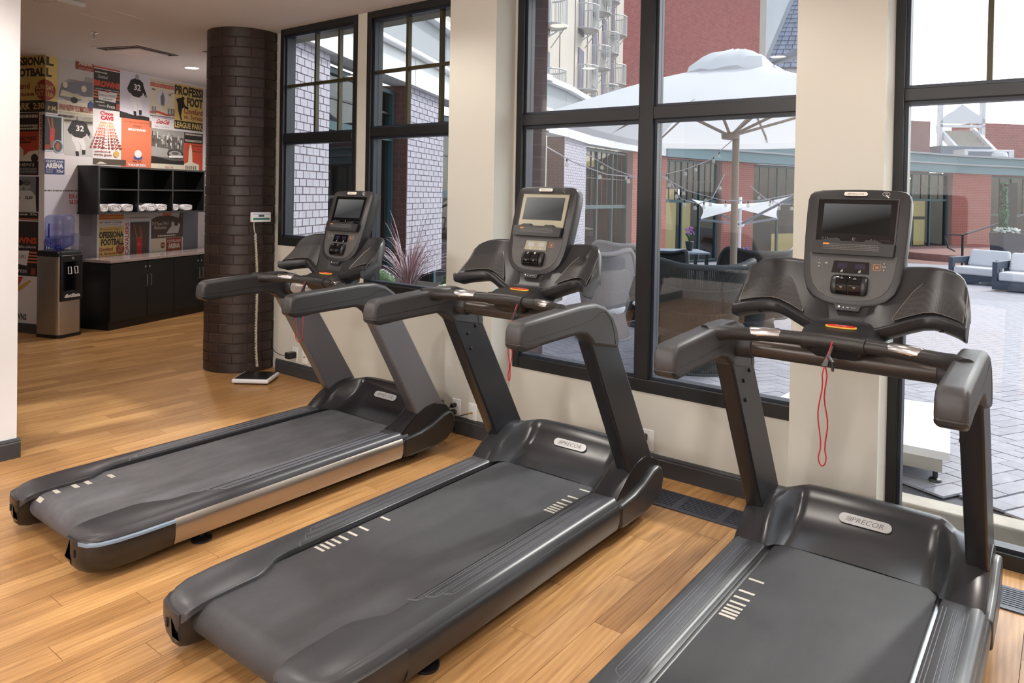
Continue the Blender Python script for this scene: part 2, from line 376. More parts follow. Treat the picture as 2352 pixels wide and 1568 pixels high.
obj('cord', MB().tube([(.08,-.05,.05),(.06,-.11,.10),(.0,-.14,.12),(-.05,-.16,.08),(-.07,-.17,.0),(-.08,-.18,-.14)], .007, 8), M['blk2'], t, smooth=60)
# ceiling fittings
def uv(a): return Vector((-math.sin(R(a)), math.cos(R(a)), 0)), Vector((math.cos(R(a)), math.sin(R(a)), 0))
UA, UN = uv(19)
def downlight(x, y, label, power=38, blend=.5, size=150, rad=.075, col=(1,.93,.85), group=None):
    t = thing('downlight', label, 'ceiling light', (x, y, CH), group=group)
    obj('trim_ring', MB().lathe([(rad,0),(rad+.018,0),(rad+.018,-.006),(rad,-.004),(rad,0)], (0,0,0), 28, cap=False), M['white'], t)
    obj('lens', MB().lathe([(rad-.001,-.002),(rad-.001,-.001)], (0,0,0), 28), M['lamp'], t)
    l = bpy.data.lights.new('lamp', 'SPOT'); l.energy = power; l.spot_size = R(size); l.spot_blend = blend; l.shadow_soft_size = .05; l.color = col
    o = bpy.data.objects.new('lamp', l); COL.objects.link(o); o.parent = t; o.location = (0,0,-.03)
M['lamp'] = mat('lamp lens', (255,250,240), .5, emit=((255,244,225), 9.))
downlight(-8.05, 4.42, 'lit round recessed ceiling light above the black cabinets', 120)
DG = 'recessed ceiling lights over the treadmill row'
for x, y, p, w in ((.62,2.95,85,'right'), (-1.45,2.75,34,'middle'), (-3.35,2.75,42,'left')): downlight(x, y, f'recessed ceiling light above the {w} treadmill', p, group=DG)
for x, y, p, w in ((-.4,.7,50,'right'), (-2.3,.5,75,'middle'), (-4.2,.9,80,'left')): downlight(x, y, f'recessed ceiling light behind the {w} treadmill', p, group='recessed ceiling lights in the second row')
for x, y, p in ((-6.9,1.9,55),): downlight(x, y, 'round recessed ceiling light left of the patterned wall', p)
def fill(x, y, label, power):  # added, unseen lamp: fill light to brighten the ceiling and walls
    t = thing('fill_lamp', label, 'pendant lamp', (x, y, CH))
    obj('canopy', MB().lathe([(.06,0),(.055,-.02),(.01,-.025)], n=18), M['white'], t); obj('stem', MB().tube([(0,0,-.02),(0,0,-.42)], .006, 8), M['chrome'], t)
    obj('shade', MB().lathe([(.02,-.42),(.09,-.44),(.135,-.52),(.135,-.58),(.09,-.66),(.02,-.68)], n=24), M['shade'], t, smooth=50)
    l = bpy.data.lights.new('fill_globe', 'POINT'); l.energy = power; l.shadow_soft_size = .14; l.color = (1,.965,.92); o = bpy.data.objects.new('fill_globe', l); COL.objects.link(o); o.parent = t; o.location = (0,0,-.86)
M['shade'] = mat('opal fill shade', (240,236,226), .4, emit=((255,240,214), 2.))
for x, y, p, w in ((.2,-1.7,90,'right'), (-2.25,-1.9,130,'left')): fill(x, y, f'{w} opal pendant lamp behind the camera', p)
# air diffuser
t = thing('ceiling_diffuser', 'square ceiling air diffuser with a grey plaque, above the patterned wall', 'vent', (-7.56, 3.58, CH), R(19))
for i, (a, b_, z) in enumerate(((.30,.27,-.004), (.262,.225,-.010), (.20,.0,-.012))):
    m = MB()
    if b_:
        for sx, sy in ((1,0),(-1,0),(0,1),(0,-1)):
            if sx: m.hexa([(sx*b_,-b_,z-.002),(sx*a,-a,z),(sx*a,a,z),(sx*b_,b_,z-.002),(sx*b_,-b_,z+.022),(sx*a,-a,z+.004),(sx*a,a,z+.004),(sx*b_,b_,z+.022)])
            else: m.hexa([(-b_,sy*b_,z-.002),(-a,sy*a,z),(a,sy*a,z),(b_,sy*b_,z-.002),(-b_,sy*b_,z+.022),(-a,sy*a,z+.004),(a,sy*a,z+.004),(b_,sy*b_,z+.022)])
        obj('frame' if i == 0 else 'vane', m, M['offw'] if i == 0 else M['base'], t)
    else: obj('plaque', MB().box(-a,a,-a,a,z-.012,z), M['offw'], t, bevel=.004)
t = thing('sprinkler', 'small chrome fire sprinkler on the ceiling left of the diffuser', 'sprinkler', (-7.0, 2.92, CH))
obj('escutcheon', MB().lathe([(.035,0),(.033,-.006),(.012,-.012)], n=18), M['chrome'], t, smooth=40)
obj('body', MB().lathe([(.008,-.01),(.008,-.03),(.004,-.034)], n=10), M['chrome'], t)
m = MB(); m.tube([(-.008,0,-.03),(-.014,0,-.045),(-.004,0,-.058)], .0025, 6); m.tube([(.008,0,-.03),(.014,0,-.045),(.004,0,-.058)], .0025, 6)
obj('yoke', m, M['chrome'], t); obj('deflector', MB().lathe([(.016,-.058),(.016,-.06)], n=14), M['chrome'], t)
t = thing('ceiling_speaker_box', 'white square ceiling unit at the upper left edge', 'ceiling unit', (-6.02, 2.27, CH), R(19))
obj('housing', MB().box(-.12,.12,-.12,.12,-.03,0), M['offw'], t, bevel=.006); obj('grille', MB().box(-.095,.095,-.095,.095,-.034,-.03), M['ceil'], t)
t = thing('access_panel', 'flush square access panel in the ceiling', 'panel', (-6.2, 2.72, CH), R(19))
obj('door', MB().box(-.16,.16,-.16,.16,-.0015,0), M['ceil'], t); m = MB()
for a, b_, c, d in ((-.17,.17,-.17,-.163),(-.17,.17,.163,.17),(-.17,-.163,-.163,.163),(.163,.17,-.163,.163)): m.box(a,b_,c,d,-.003,0)
obj('rim', m, M['offw'], t)
# brick pillar
M['brickd'] = mat('dark glazed brick', (52,40,37), .42, noise=(24,.25), objrand=.28, bump=(60,.4))
M['mort'] = mat('brown mortar', (66,50,42), .85, noise=(9,.3))
PC = (-5.89, 3.725); PR = .3126
pil = obj('brick_pillar', MB().lathe([(PR-.007,0),(PR-.007,CH)], n=48), M['mort'], loc=(PC[0],PC[1],0), smooth=30, kind='structure')
bh = CH/35; m = MB(); n_ = 5; A = R(45)-.036; rings = []
for k in range(n_+1):
    a = -A/2 + A*k/n_; rings.append([(r_*math.cos(a), r_*math.sin(a), z) for r_, z in ((PR-.03,.004),(PR-.002,.004),(PR,.006),(PR,bh-.006),(PR-.002,bh-.004),(PR-.03,bh-.004))])
m.loft(rings); br = mesh('brick', m, M['brickd'], 30)
for c in range(35):
    for k in range(8):
        o = link('brick', br, pil, loc=(0,0,c*bh), rot=(0,0,R(45)*(k + .5*(c%2)) + RND.uniform(-.01,.01)))
        s = 1 + RND.uniform(-.002,.006); o.scale = (s, s, 1)
# weighing scale: base, wall display, coiled cord
t = thing('floor_scale', 'white flat floor scale with a black mat at the foot of the brick pillar', 'scale', (-5.31, 3.50, 0), R(36))
obj('base', MB().box(-.15,.15,-.14,.14,.012,.045), M['offw'], t, bevel=.012, seg=3)
obj('mat', MB().box(-.132,.132,-.122,.122,.045,.049), M['blk2'], t, bevel=.002)
for sx in (-1,1):
    for sy in (-1,1): obj('foot', MB().lathe([(.014,0),(.014,.014)], (sx*.12,sy*.11,0), 10), M['blk2'], t)
ang = math.atan2(3.705-PC[1]-.02, -5.535-PC[0])
ax_ = Vector((math.cos(ang), math.sin(ang), 0)); tx_ = Vector((-ax_.y, ax_.x, 0)); pz = Vector((PC[0],PC[1],1.34)) + ax_*(PR+.008)
t = thing('scale_display', 'white wall display of the scale with a green strip, on the brick pillar', 'display', pz)
def df(a, b_, c): return tx_*a + Vector((0,0,b_)) + ax_*c
def dbox(a0,a1,b0,b1,c0,c1): return MB().hexa([df(a0,b0,c0),df(a1,b0,c0),df(a1,b0,c1),df(a0,b0,c1),df(a0,b1,c0),df(a1,b1,c0),df(a1,b1,c1),df(a0,b1,c1)])
M['green'] = mat('green label', (34,128,62), .5); M['lcd'] = mat('lcd grey', (60,66,56), .3); M['bluel'] = mat('blue label', (70,86,150), .5)
obj('case', dbox(-.09,.09,-.043,.043,0,.028), M['offw'], t, bevel=.006)
obj('lcd_window', dbox(-.025,.025,.003,.02,.028,.0295), M['lcd'], t)
obj('blue_line', dbox(-.075,.075,.025,.029,.028,.0292), M['bluel'], t)
obj('key_strip', dbox(-.075,.075,-.024,-.006,.028,.0292), M['green'], t)
for i in (-.046,-.018,.018,.044): obj('key', dbox(i-.007,i+.007,-.021,-.009,.0292,.030), M['bluel'], t)
pts = [df(-.06,-.043,.014), df(-.06,-.08,.014), df(-.055,-.12,.014), df(-.048,-.14,.014)]
N_ = 1000; zs0, zs1 = -.145, -1.285
for i in range(N_+1):
    f_ = i/N_; z = zs0 + (zs1-zs0)*f_; a = i*2*math.pi*86/N_; r_ = .009
    cx = -.052 + .03*f_ + .012*math.sin(f_*5); pts.append(df(cx + r_*math.cos(a), z, .022 + .03*f_**6 + r_*math.sin(a)))
obj('coiled_cord', MB().tube(pts, .0036, 4), mat('cord cream', (216,212,196), .5), t, smooth=60)
# ---------------------------------------------------------------- treadmills
YO = 2.3     # local y = world y - YO
def sm(a, b_, x): t = min(1, max(0, (x-a)/(b_-a))); return t*t*(3-2*t)
def interp(tab, y):
    if y <= tab[0][0]: return tab[0][1:]
    for p, q in zip(tab, tab[1:]):
        if y <= q[0]:
            t = (y-p[0])/(q[0]-p[0]); return tuple(a+(b_-a)*t for a, b_ in zip(p[1:], q[1:]))
    return tab[-1][1:]
def belt_mat(name, col, wear):
    m = mat(name, col, .62); t = m.node_tree; n = t.nodes; L = t.links; b = n['Principled BSDF']
    co = n.new('ShaderNodeTexCoord'); mp = n.new('ShaderNodeMapping'); mp.inputs['Scale'].default_value = (1, .35, 1); L.new(co.outputs['Object'], mp.inputs[0])
    nz = n.new('ShaderNodeTexNoise'); nz.inputs['Scale'].default_value = 9; nz.inputs['Detail'].default_value = 9; nz.inputs['Roughness'].default_value = .7; L.new(mp.outputs[0], nz.inputs[0])
    r = n.new('ShaderNodeValToRGB'); e = r.color_ramp.elements; c = Vector(lin(col))
    e[0].position = .3; e[0].color = (*(c*(1-wear*.5)), 1); e[1].position = .75; e[1].color = (*(c*(1+wear)), 1)
    L.new(nz.outputs[0], r.inputs[0]); L.new(r.outputs[0], b.inputs['Base Color'])
    vo = n.new('ShaderNodeTexVoronoi'); vo.inputs['Scale'].default_value = 420; L.new(co.outputs['Object'], vo.inputs[0])
    bp = n.new('ShaderNodeBump'); bp.inputs['Strength'].default_value = .25; bp.inputs['Distance'].default_value = .001; L.new(vo.outputs[0], bp.inputs['Height']); L.new(bp.outputs[0], b.inputs['Normal'])
    return m
def grille_mat():
    m = mat('perforated grille', (52,51,52), .36, .3); t = m.node_tree; n = t.nodes; L = t.links; b = n['Principled BSDF']
    co = n.new('ShaderNodeTexCoord'); vo = n.new('ShaderNodeTexVoronoi'); vo.inputs['Scale'].default_value = 210; vo.inputs['Randomness'].default_value = 0; L.new(co.outputs['Object'], vo.inputs[0])
    r = n.new('ShaderNodeValToRGB'); e = r.color_ramp.elements; e[0].position = .28; e[0].color = (.008,.008,.008,1); e[1].position = .36; e[1].color = lin((62,61,62))+(1,)
    L.new(vo.outputs[0], r.inputs[0]); L.new(r.outputs[0], b.inputs['Base Color']); return m
def screen_sheen_mat(name, a, b_):  # reflected sheen of a switched-off screen, painted in as a glowing gradient
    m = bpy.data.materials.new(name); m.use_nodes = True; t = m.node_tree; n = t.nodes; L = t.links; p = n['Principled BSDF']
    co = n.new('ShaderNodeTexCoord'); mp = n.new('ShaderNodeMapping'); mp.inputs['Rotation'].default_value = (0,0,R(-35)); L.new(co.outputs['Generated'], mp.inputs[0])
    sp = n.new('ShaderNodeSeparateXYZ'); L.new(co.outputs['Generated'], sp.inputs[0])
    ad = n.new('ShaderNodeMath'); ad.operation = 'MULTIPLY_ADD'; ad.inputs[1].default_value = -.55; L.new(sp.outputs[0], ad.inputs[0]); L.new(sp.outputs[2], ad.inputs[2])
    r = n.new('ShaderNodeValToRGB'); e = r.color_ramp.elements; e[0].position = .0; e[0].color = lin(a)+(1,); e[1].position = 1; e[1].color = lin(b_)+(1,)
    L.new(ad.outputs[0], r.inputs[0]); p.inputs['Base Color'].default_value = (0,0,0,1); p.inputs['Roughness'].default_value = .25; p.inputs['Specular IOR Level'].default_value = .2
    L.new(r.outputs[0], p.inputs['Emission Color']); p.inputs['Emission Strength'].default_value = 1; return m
M['grip'] = mat('rubber grip', (58,57,59), .46, bump=(500,.15))
M['gripd'] = mat('grip shell', (44,43,45), .42, bump=(500,.1))
M['bar'] = mat('handlebar coating', (44,42,42), .4, .2)
M['bez'] = mat('screen bezel black', (8,8,13), .07)
M['bez2'] = mat('screen bezel champagne', (150,145,124), .3)
M['grille'] = grille_mat()
M['panel'] = mat('console face grey', (68,66,66), .42, bump=(700,.1))
M['shell'] = mat('console shell', (38,38,40), .38, bump=(500,.1))
M['rim'] = mat('bright rim', (170,166,158), .25, .9)
M['mark'] = mat('belt mark', (196,192,180), .7)
M['stop'] = mat('stop red', (196,48,34), .4); M['yel'] = mat('stop yellow', (226,190,60), .4)
M['orange'] = mat('orange mark', (230,140,50), .5)
M['ink'] = mat('white ink', (205,205,205), .5); M['inkg'] = mat('grey ink', (105,103,103), .5); M['inkd'] = mat('dark ink', (26,25,26), .5)
M['plate'] = mat('silver badge', (186,186,186), .32, .35); M['plate2'] = mat('ivory badge', (222,218,208), .35)
M['acc'] = mat('blue grey accent', (120,138,156), .35)
M['lcdb'] = mat('display blue', (22,20,48), .2); M['lcdw'] = mat('display pale', (168,166,166), .35)
M['scrA'] = screen_sheen_mat('tv screen sheen A', (10,10,10), (104,104,104)); M['scrB'] = screen_sheen_mat('tv screen sheen B', (56,57,58), (116,116,115))
def cfn(o, U, N):      # console plane: (x, v, depth)
    def f(x, v, d=0): return Vector((x, 0, 0)) + o + U*v + N*d
    return f
def badge(parent, fn, cx, cv, hw, hv, mt, ink):
    p = [(cx-hw+hv + hv*math.cos(a), cv + hv*math.sin(a)) for a in [math.pi*(.5 + k/8) for k in range(9)]] + [(cx+hw-hv + hv*math.cos(a), cv + hv*math.sin(a)) for a in [math.pi*(-.5 + k/8) for k in range(9)]]
    b = obj('badge', MB().loft([[fn(x,v,.0) for x, v in p], [fn(x,v,.003) for x, v in p]]), mt, parent, label='silver rounded badge')
    m = MB(); q = lambda x, v: fn(x, v, .0034); x0, x1 = cx-hw*.74, cx+hw*.76; h = hv*.5
    for k in range(4):
        xx = x0 + (x1-x0)*(.035*k); w = (x1-x0)*(.010+.004*k); m.flat([(xx,cv-h),(xx+w,cv-h),(xx+w+h*.6,cv+h),(xx+h*.6,cv+h)], q)
    m.text('PRECOR', x0+(x1-x0)*.15, x1-h*.6, cv-h, cv+h, q, shear=.3)
    obj('lettering', m, ink, b); return b
def treadmill(cx, label, st, rz=0, dz=0., dyc=0.):
    root = thing('treadmill', label, 'treadmill', (cx, YO, 0), rz, group='treadmills facing the windows')
    Y = lambda y: y - YO
    V = lambda x, y, z: Vector((x, y-YO, z))
    # ---- deck rails
    tab = [(1.255,.30,.25,.170),(1.262,.345,.24,.178),(1.28,.383,.237,.187),(1.31,.405,.235,.194),(1.36,.422,.235,.198),(1.45,.428,.235,.2),(1.52,.43,.236,.2),(1.55,.43,.242,.2),(1.58,.43,.258,.2),(1.61,.43,.275,.2),(1.64,.43,.296,.2),(1.7,.43,.304,.2),(2.3,.43,.306,.2),(2.985,.43,.306,.2)]
    for s in (1,-1):
        rings = []
        for y, xo, xi, zt in tab:
            rings.append([V(s*x, y, z) for x, z in ((xi,zt-.026),(xi,zt-.005),(xi+.006,zt),(xo-.018,zt),(xo-.006,zt-.004),(xo+.004,zt-.014),(xo+.012,zt-.04),(xo-.02,zt-.045))])
        ra = obj('side_rail', MB().loft(rings), st['rail'], root, smooth=48)
        for k in range(3):
            xx = .322+.032*k; y0 = 1.78+.05*k; m = MB()
            for e in (-.0055,.0055):
                m.tube([V(s*(xx+e), y0, .2), V(s*(xx+e), 2.87, .2)], .0021, 6)
            m.tube([V(s*(xx+.0055), y0, .2), V(s*(xx-.0), y0-.012, .2), V(s*(xx-.018), y0-.026, .2), V(s*(xx-.03), y0-.028, .2)], .0021, 6)
            obj('grip_strip', m, st['strip'], ra, smooth=60)
        # lower shell: side panel + rear cap
        pr = [(.405,.168),(.441,.168),(.449,.158),(.452,.13),(.449,.085),(.438,.058),(.40,.05)]
        obj('side_panel', MB().loft([[V(s*x, y, z) for x, z in pr] for y in (1.60,2.0,2.5,2.935)]), st['side'], root, smooth=40)
        capt = [(1.245,.31,.085,.27),(1.250,.36,.062,.262),(1.265,.40,.045,.26),(1.30,.428,.032,.26),(1.36,.445,.026,.26),(1.45,.453,.026,.26),(1.598,.455,.034,.30)]
        rings = []
        for y, xo, zb, xi in capt:
            rings.append([V(s*x, y, z) for x, z in ((xi,.168),(xo-.012,.17),(xo-.003,.165),(xo,.15),(xo-.002,.11),(xo-.02,zb+.022),(xo-.06,zb),(xi+.03,zb),(xi+.01,zb+.02))])
        rc = obj('rear_cap', MB().loft(rings), st['cap'], root, smooth=45)
        obj('slot', MB().box(s*.335-.006, s*.335+.006, Y(1.243), Y(1.249), .105, .135), M['dark'], rc, bevel=.002)
        if st['acc']:
            a = []
            for y, xo, zb, xi in capt[1:]: a.append([V(s*(xo-.004), y, .171), V(s*(xo+.0015), y, .166), V(s*(xo+.002), y, .156), V(s*(xo-.008), y, .152)])
            obj('accent_strip', MB().loft(a), M['acc'], rc, smooth=40, label='pale blue grey accent strip')
        ft = obj('levelling_foot', MB().lathe([(.045,0),(.045,.01),(.02,.018),(.012,.02),(.012,.06)], V(s*.375,1.76,0), 18), M['blk2'], root, smooth=40)
        obj('wheel', MB().lathe([(.02,-.02),(.045,-.02),(.05,-.012),(.05,.012),(.045,.02),(.02,.02)], V(s*.36,3.09,.05), 20, ax=(Vector((0,1,0)),Vector((0,0,1)),Vector((1,0,0)))), M['blk2'], root, smooth=40)
        # upright
        up = [(3.075,.245),(3.19,.19),(3.335,.19),(3.325,.23),(2.90,.945+dz),(2.68,.955+dz)]
        u_ = obj('upright', MB().prism(up, s*.362, s*.432, lambda y, z, a: V(a, y, z)), st['up'], root, bevel=.008)
        for (y, z) in ((2.80,.87),(2.86,.90),(2.825,.79),(3.10,.27)):
            obj('bolt', MB().lathe([(.008,0),(.008,.005),(.005,.007)], V(s*.362 if z > .5 else s*.362, y, z), 8, ax=(Vector((0,1,0)),Vector((0,0,1)),Vector((-s,0,0)))), M['blk2'], u_)
        obj('bolt', MB().lathe([(.008,0),(.008,.005),(.005,.007)], V(s*.385, 3.062, .272), 8, ax=(Vector((1,0,0)),Vector((0,0,1)),Vector((0,-1,0)))), M['chrome'], u_)
        # grip
        prof = [(2.165,1.024),(2.170,1.072),(2.198,1.099),(2.4,1.108),(2.6,1.117),(2.72,1.114),(2.80,1.092),(2.87,1.047),(2.912,.985),(2.932,.92),(2.918,.888),(2.70,.932),(2.675,.958),(2.64,.983),(2.58,.997),(2.4,.994),(2.21,.988),(2.176,1.000)]
        gx = s*.40
        hg = obj('handgrip', MB().prism([(y, z+dz) for y, z in prof], gx-.0395, gx+.0395, lambda y, z, a: V(a, y, z)), st['grip'], root, bevel=.024, seg=4)
        for e in (-1,1): obj('seam', MB().tube([V(gx+e*.0393, y, z+dz) for y, z in ((2.19,1.026),(2.4,1.034),(2.6,1.042),(2.68,1.05),(2.74,1.072),(2.79,1.07),(2.84,1.03),(2.87,.97),(2.885,.915))], .0014, 5), M['dark'], hg)
        obj('end_cap', MB().prism([(2.163,1.022),(2.30,1.026),(2.30,.9905),(2.21,.986),(2.174,.998)], gx-.0398, gx+.0398, lambda y, z, a: V(a, y, z+dz)), st['gripd'], root, bevel=.019, seg=3, label='darker underside of the grip end')
    # ---- handlebar, cross tube
    hb = [(-.40,2.50),(-.385,2.53),(-.36,2.557),(-.325,2.58),(-.25,2.613),(-.15,2.642),(0,2.66),(.15,2.642),(.25,2.613),(.325,2.58),(.36,2.557),(.385,2.53),(.40,2.50)]
    rr = [.031,.031,.029,.025]+[.0232]*5+[.025,.029,.031,.031]
    bar = obj('handlebar', MB().tube([V(x, y, 1.092+dz) for x, y in hb], rr, 14), M['bar'], root, smooth=60)
    obj('centre_sleeve', MB().tube([V(x, 2.66-.032*(x/.1)**2*.4, 1.092+dz) for x in (-.105,-.104,-.05,0,.05,.104,.105)], [.022,.0275,.0285,.029,.0285,.0275,.022], 14), M['bar'], root, smooth=40)
    for s in (1,-1):
        p = [V(s*x, 2.66-(x*.19 if x > .1 else 0)+.0, 1.0985+dz) for x in ()]
        q = [(s*x, interp([(abs(a), b_) for a, b_ in hb if a >= 0], x)[0]) for x in (.165,.18,.225,.27,.285)]
        obj('pulse_plate', MB().tube([V(x, y, 1.097+dz) for x, y in q], [.013,.0228,.0236,.0228,.013], 12), M['chrome'], bar, smooth=50, label='bright metal pulse plate')
    obj('cross_tube', MB().tube([V(x, 2.735, 1.022+dz) for x in (-.37,-.2,0,.2,.37)], .037, 18), st['tube'], root, smooth=50)
    for s in (1,-1): obj('tube_collar', MB().tube([V(s*x, 2.735, 1.022+dz) for x in (.30,.305,.36,.37)], [.04,.045,.046,.046], 16), st['gripd'], root, smooth=50)
    # ---- under-belt deck, belt, marks
    obj('deck', MB().box(-.318,.318, Y(1.44), Y(3.05), .075,.166), st['deck'], root, bevel=.006)
    zt, r_ = .182, .062; yc = 1.36; path = [(3.06,zt),(2.6,zt),(2.2,zt),(1.8,zt),(1.5,zt)] + [(yc - r_*math.sin(a), zt - r_ + r_*math.cos(a)) for a in [math.pi*k/14 for k in range(0,15)]] + [(2.0,zt-2*r_),(3.0,zt-2*r_)]
    belt = obj('belt', MB().loft([[V(x, y, z) for y, z in path] for x in (-.286,-.1,.1,.286)], False, False), st['belt'], root, smooth=60, recalc=False)
    for s in (1,-1): obj('roller', MB().lathe([(.055,0),(.055,.02),(.02,.021),(.02,.05)], V(s*.286,yc,zt-r_), 18, ax=(Vector((0,1,0)),Vector((0,0,1)),Vector((s,0,0)))), M['blk2'], root, smooth=40)
    for s, ys in st['marks']:
        for y in ys:
            L_ = .055 if not st['acc'] else .05; wd = .012 if not st['acc'] else .021; x0 = s*.277 if s < 0 else s*.277-L_
            if y > yc:
                x0 = (-.232 if st['acc'] else -.277) if s < 0 else .277-L_
                obj('belt_mark', MB().box(x0, x0+L_, Y(y), Y(y)+wd, zt, zt+.0008), M['mark'], belt)
            else:
                a = (yc-y)/r_; c = V(0, yc, zt-r_); e = [];
                for q in (a-.17, a+.17): e += [Vector((xx, c.y-(r_+.0008)*math.sin(q), c.z+(r_+.0008)*math.cos(q))) for xx in (-.232, -.232+L_)]
                obj('belt_mark', MB().quad(e[0],e[1],e[3],e[2]), M['mark'], belt)
    # ---- motor hood
    cen = [(3.012,.186),(3.07,.197),(3.14,.222),(3.20,.26),(3.245,.305),(3.275,.336),(3.295,.345),(3.345,.333),(3.38,.275),(3.392,.2),(3.392,.10)]
    sid = [(2.925,.2),(2.97,.236),(3.02,.272),(3.07,.302),(3.12,.322),(3.17,.332),(3.23,.332),(3.31,.296),(3.365,.235),(3.388,.18),(3.39,.10)]
    xs = [0,.08,.16,.22,.25,.262,.274,.286,.298,.31,.322,.335,.35,.37,.40,.425,.4335]
    xs = [-x for x in xs[:0:-1]] + xs; rings = []
    for x in xs:
        w = sm(.245,.335,abs(x)); e = sm(.405,.4335,abs(x)); ring = []
        wf_ = sm(.275,.30,abs(x))
        for i, (c, d) in enumerate(zip(cen, sid)):
            ww = max(w, wf_) if i == 0 else w
            y = c[0]+(d[0]-c[0])*ww; z = c[1]+(d[1]-c[1])*ww - .012*(abs(x)/.43)**2*(1-w) - e*.016*(1 if i < 9 else 0); ring.append(V(x, y, z))
        rings.append(ring)
    hood = obj('motor_hood', MB().loft(rings, False, False), st['hood'], root, smooth=38)
    for s in (1,-1):
        m = MB(); m.prism([(2.93,.165),(2.935,.186),(2.98,.22),(3.03,.258),(3.08,.286),(3.13,.306),(3.2,.314),(3.3,.285),(3.36,.222),(3.385,.14),(3.3,.12)], s*.425, s*.4345, lambda y, z, a: V(a, y, z))
        obj('hood_skirt', m, M['blk2'], root)
    d = Vector((0,.058,.057)).normalized(); nn = Vector((0,-d.z,d.y))
    fb = cfn(V(0,3.214,.272)+nn*.006, d, nn)
    badge(hood, lambda x, v, dd=0: fb(x, v, dd), .0, .0, .098, .021, st['badge'], M['inkg'])
    base = [(2.94,.166),(3.08,.176),(3.18,.2),(3.27,.236),(3.325,.245),(3.362,.225),(3.378,.17),(3.36,.115),(3.30,.075),(3.2,.058),(3.0,.055),(2.94,.06)]
    for s in (1,-1): obj('base_bumper', MB().prism(base, s*.40, s*.456, lambda y, z, a: V(a, y, z)), st['cap'], root, bevel=.014, seg=3)
    obj('base_pan', MB().box(-.40,.40, Y(2.6), Y(3.37), .06,.15), M['blk2'], root, bevel=.01)
    # ---- console
    o = V(0, 2.832+dyc, 1.195+dz); U = Vector((0,.306,.952)); N = Vector((0,-.952,.306)); f = cfn(o, U, N)
    half = [(.0,0),(.05,.001),(.09,.009),(.125,.027),(.15,.055),(.165,.10),(.172,.16),(.177,.25),(.1795,.35),(.1795,.405),(.174,.426),(.16,.439),(.13,.4445),(.07,.447),(0,.448)]
    ol = half + [(-x, v) for x, v in half[-2:0:-1]]
    cv = .225
    def ring(k, d, dv=0): return [f(x*k, cv+(v-cv)*(k if k < 1 else 1)+dv, d) for x, v in ol]
    head = obj('console', MB().loft([ring(.86,-.075), ring(.95,-.07), ring(.99,-.055), ring(1,-.03), ring(1,-.012), ring(.985,-.003), ring(.955,0)], True), M['shell'], root, smooth=40)
    pv = [(x*.86, max(v, .022 + v*.93)) for x, v in half if v < .2]
    pv = [(x, v) for x, v in pv] + [(.152,.192)]
    pl = pv + [(-x, v) for x, v in pv[:0:-1]]
    obj('control_panel', MB().loft([[f(x,v,0) for x, v in pl], [f(x*.985,v,.0022) for x, v in pl]]), M['panel'], root, smooth=30)
    bz = [(-.133,.215),(.133,.215),(.137,.404),(-.137,.404)]
    obj('screen_rim', MB().loft([[f(x*1.05,.31+(v-.31)*1.06,0) for x, v in bz], [f(x*1.04,.31+(v-.31)*1.045,.0035) for x, v in bz], [f(x*1.0,v,.0035) for x, v in bz]], False), M['shell'], root)
    b_ = obj('screen_bezel', MB().loft([[f(x,v,0) for x, v in bz], [f(x,v,.0022) for x, v in bz]]), st['bez'], root)
    sc = [(-.1155,.272),(.1155,.272),(.1155,.387),(-.1155,.387)]
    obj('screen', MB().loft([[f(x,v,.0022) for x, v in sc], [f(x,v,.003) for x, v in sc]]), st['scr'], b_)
    if not st['champ']:
        m = MB(); q = lambda x, v: f(x, v, .0026)
        for x in (-.112,-.106,-.1,-.094): m.flat([(x,.246),(x+.0015,.246),(x+.0015,.256),(x,.256)], q)
        m.flat(ell(-.062,.25,.004,.004,8), q); m.text('E', -.006,.004,.246,.256, q); m.text('0 1', .055,.07,.246,.254, q)
        for k in range(7): m.flat(ell(.09+.005*k,.25,.0008,.0012,6), q)
        obj('touch_marks', m, M['inkg'], b_)
    le = MB(); P = [(-.139,.188),(.139,.188),(.142,.232),(.10,.234),(.085,.245),(.045,.245),(.04,.238),(-.04,.238),(-.046,.247),(-.085,.247),(-.10,.24),(-.142,.236)]
    le.loft([[f(x,v,.0) for x, v in P], [f(x,v,.02) for x, v in P], [f(x*.99,v-.002,.026) for x, v in P]])
    led = obj('reading_ledge', le, M['blk2'], root)
    m = MB(); q = lambda x, v: f(x, v, .0264)
    for k in range(4):
        x = -.075 if k == 0 else -.1
        while x < .088:
            w = .004 + .007*RND.random(); m.flat([(x,.2225-.0062*k),(x+w,.2225-.0062*k),(x+w,.2245-.0062*k),(x,.2245-.0062*k)], q); x += w+.0016
    obj('warning_text', m, M['inkg'], led)
    obj('warning_tag', MB().flat([(-.1,.2215),(-.078,.2215),(-.078,.2265),(-.1,.2265)], q), M['orange'], led)
    dv = [(-.066,.121),(.062,.121),(.060,.166),(-.060,.166)]
    dd_ = obj('display_window', MB().loft([[f(x,v,.002) for x, v in dv], [f(x,v,.004) for x, v in dv]]), st['disp'], root)
    for x in (-.03,.03):
        obj('readout', MB().flat([(x-.017,.138),(x+.017,.138),(x+.017,.158),(x-.017,.158)], lambda a, b1: f(a, b1, .0043)), st['read'], dd_)
        m = MB(); q = lambda a, b1: f(a, b1, .0043)
        m.flat(ell(x+.002,.1335,.0014,.0014,8), q)
        for A, B in (((x,.131),(x-.001,.127)),((x-.001,.127),(x+.003,.124)),((x-.001,.127),(x-.005,.1235)),((x,.131),(x+.004,.129)),((x,.131),(x-.004,.129))):
            dx, dy = B[0]-A[0], B[1]-A[1]; l_ = math.hypot(dx, dy); nx, ny = -dy/l_*.0007, dx/l_*.0007; m.flat([(A[0]-nx,A[1]-ny),(B[0]-nx,B[1]-ny),(B[0]+nx,B[1]+ny),(A[0]+nx,A[1]+ny)], q)
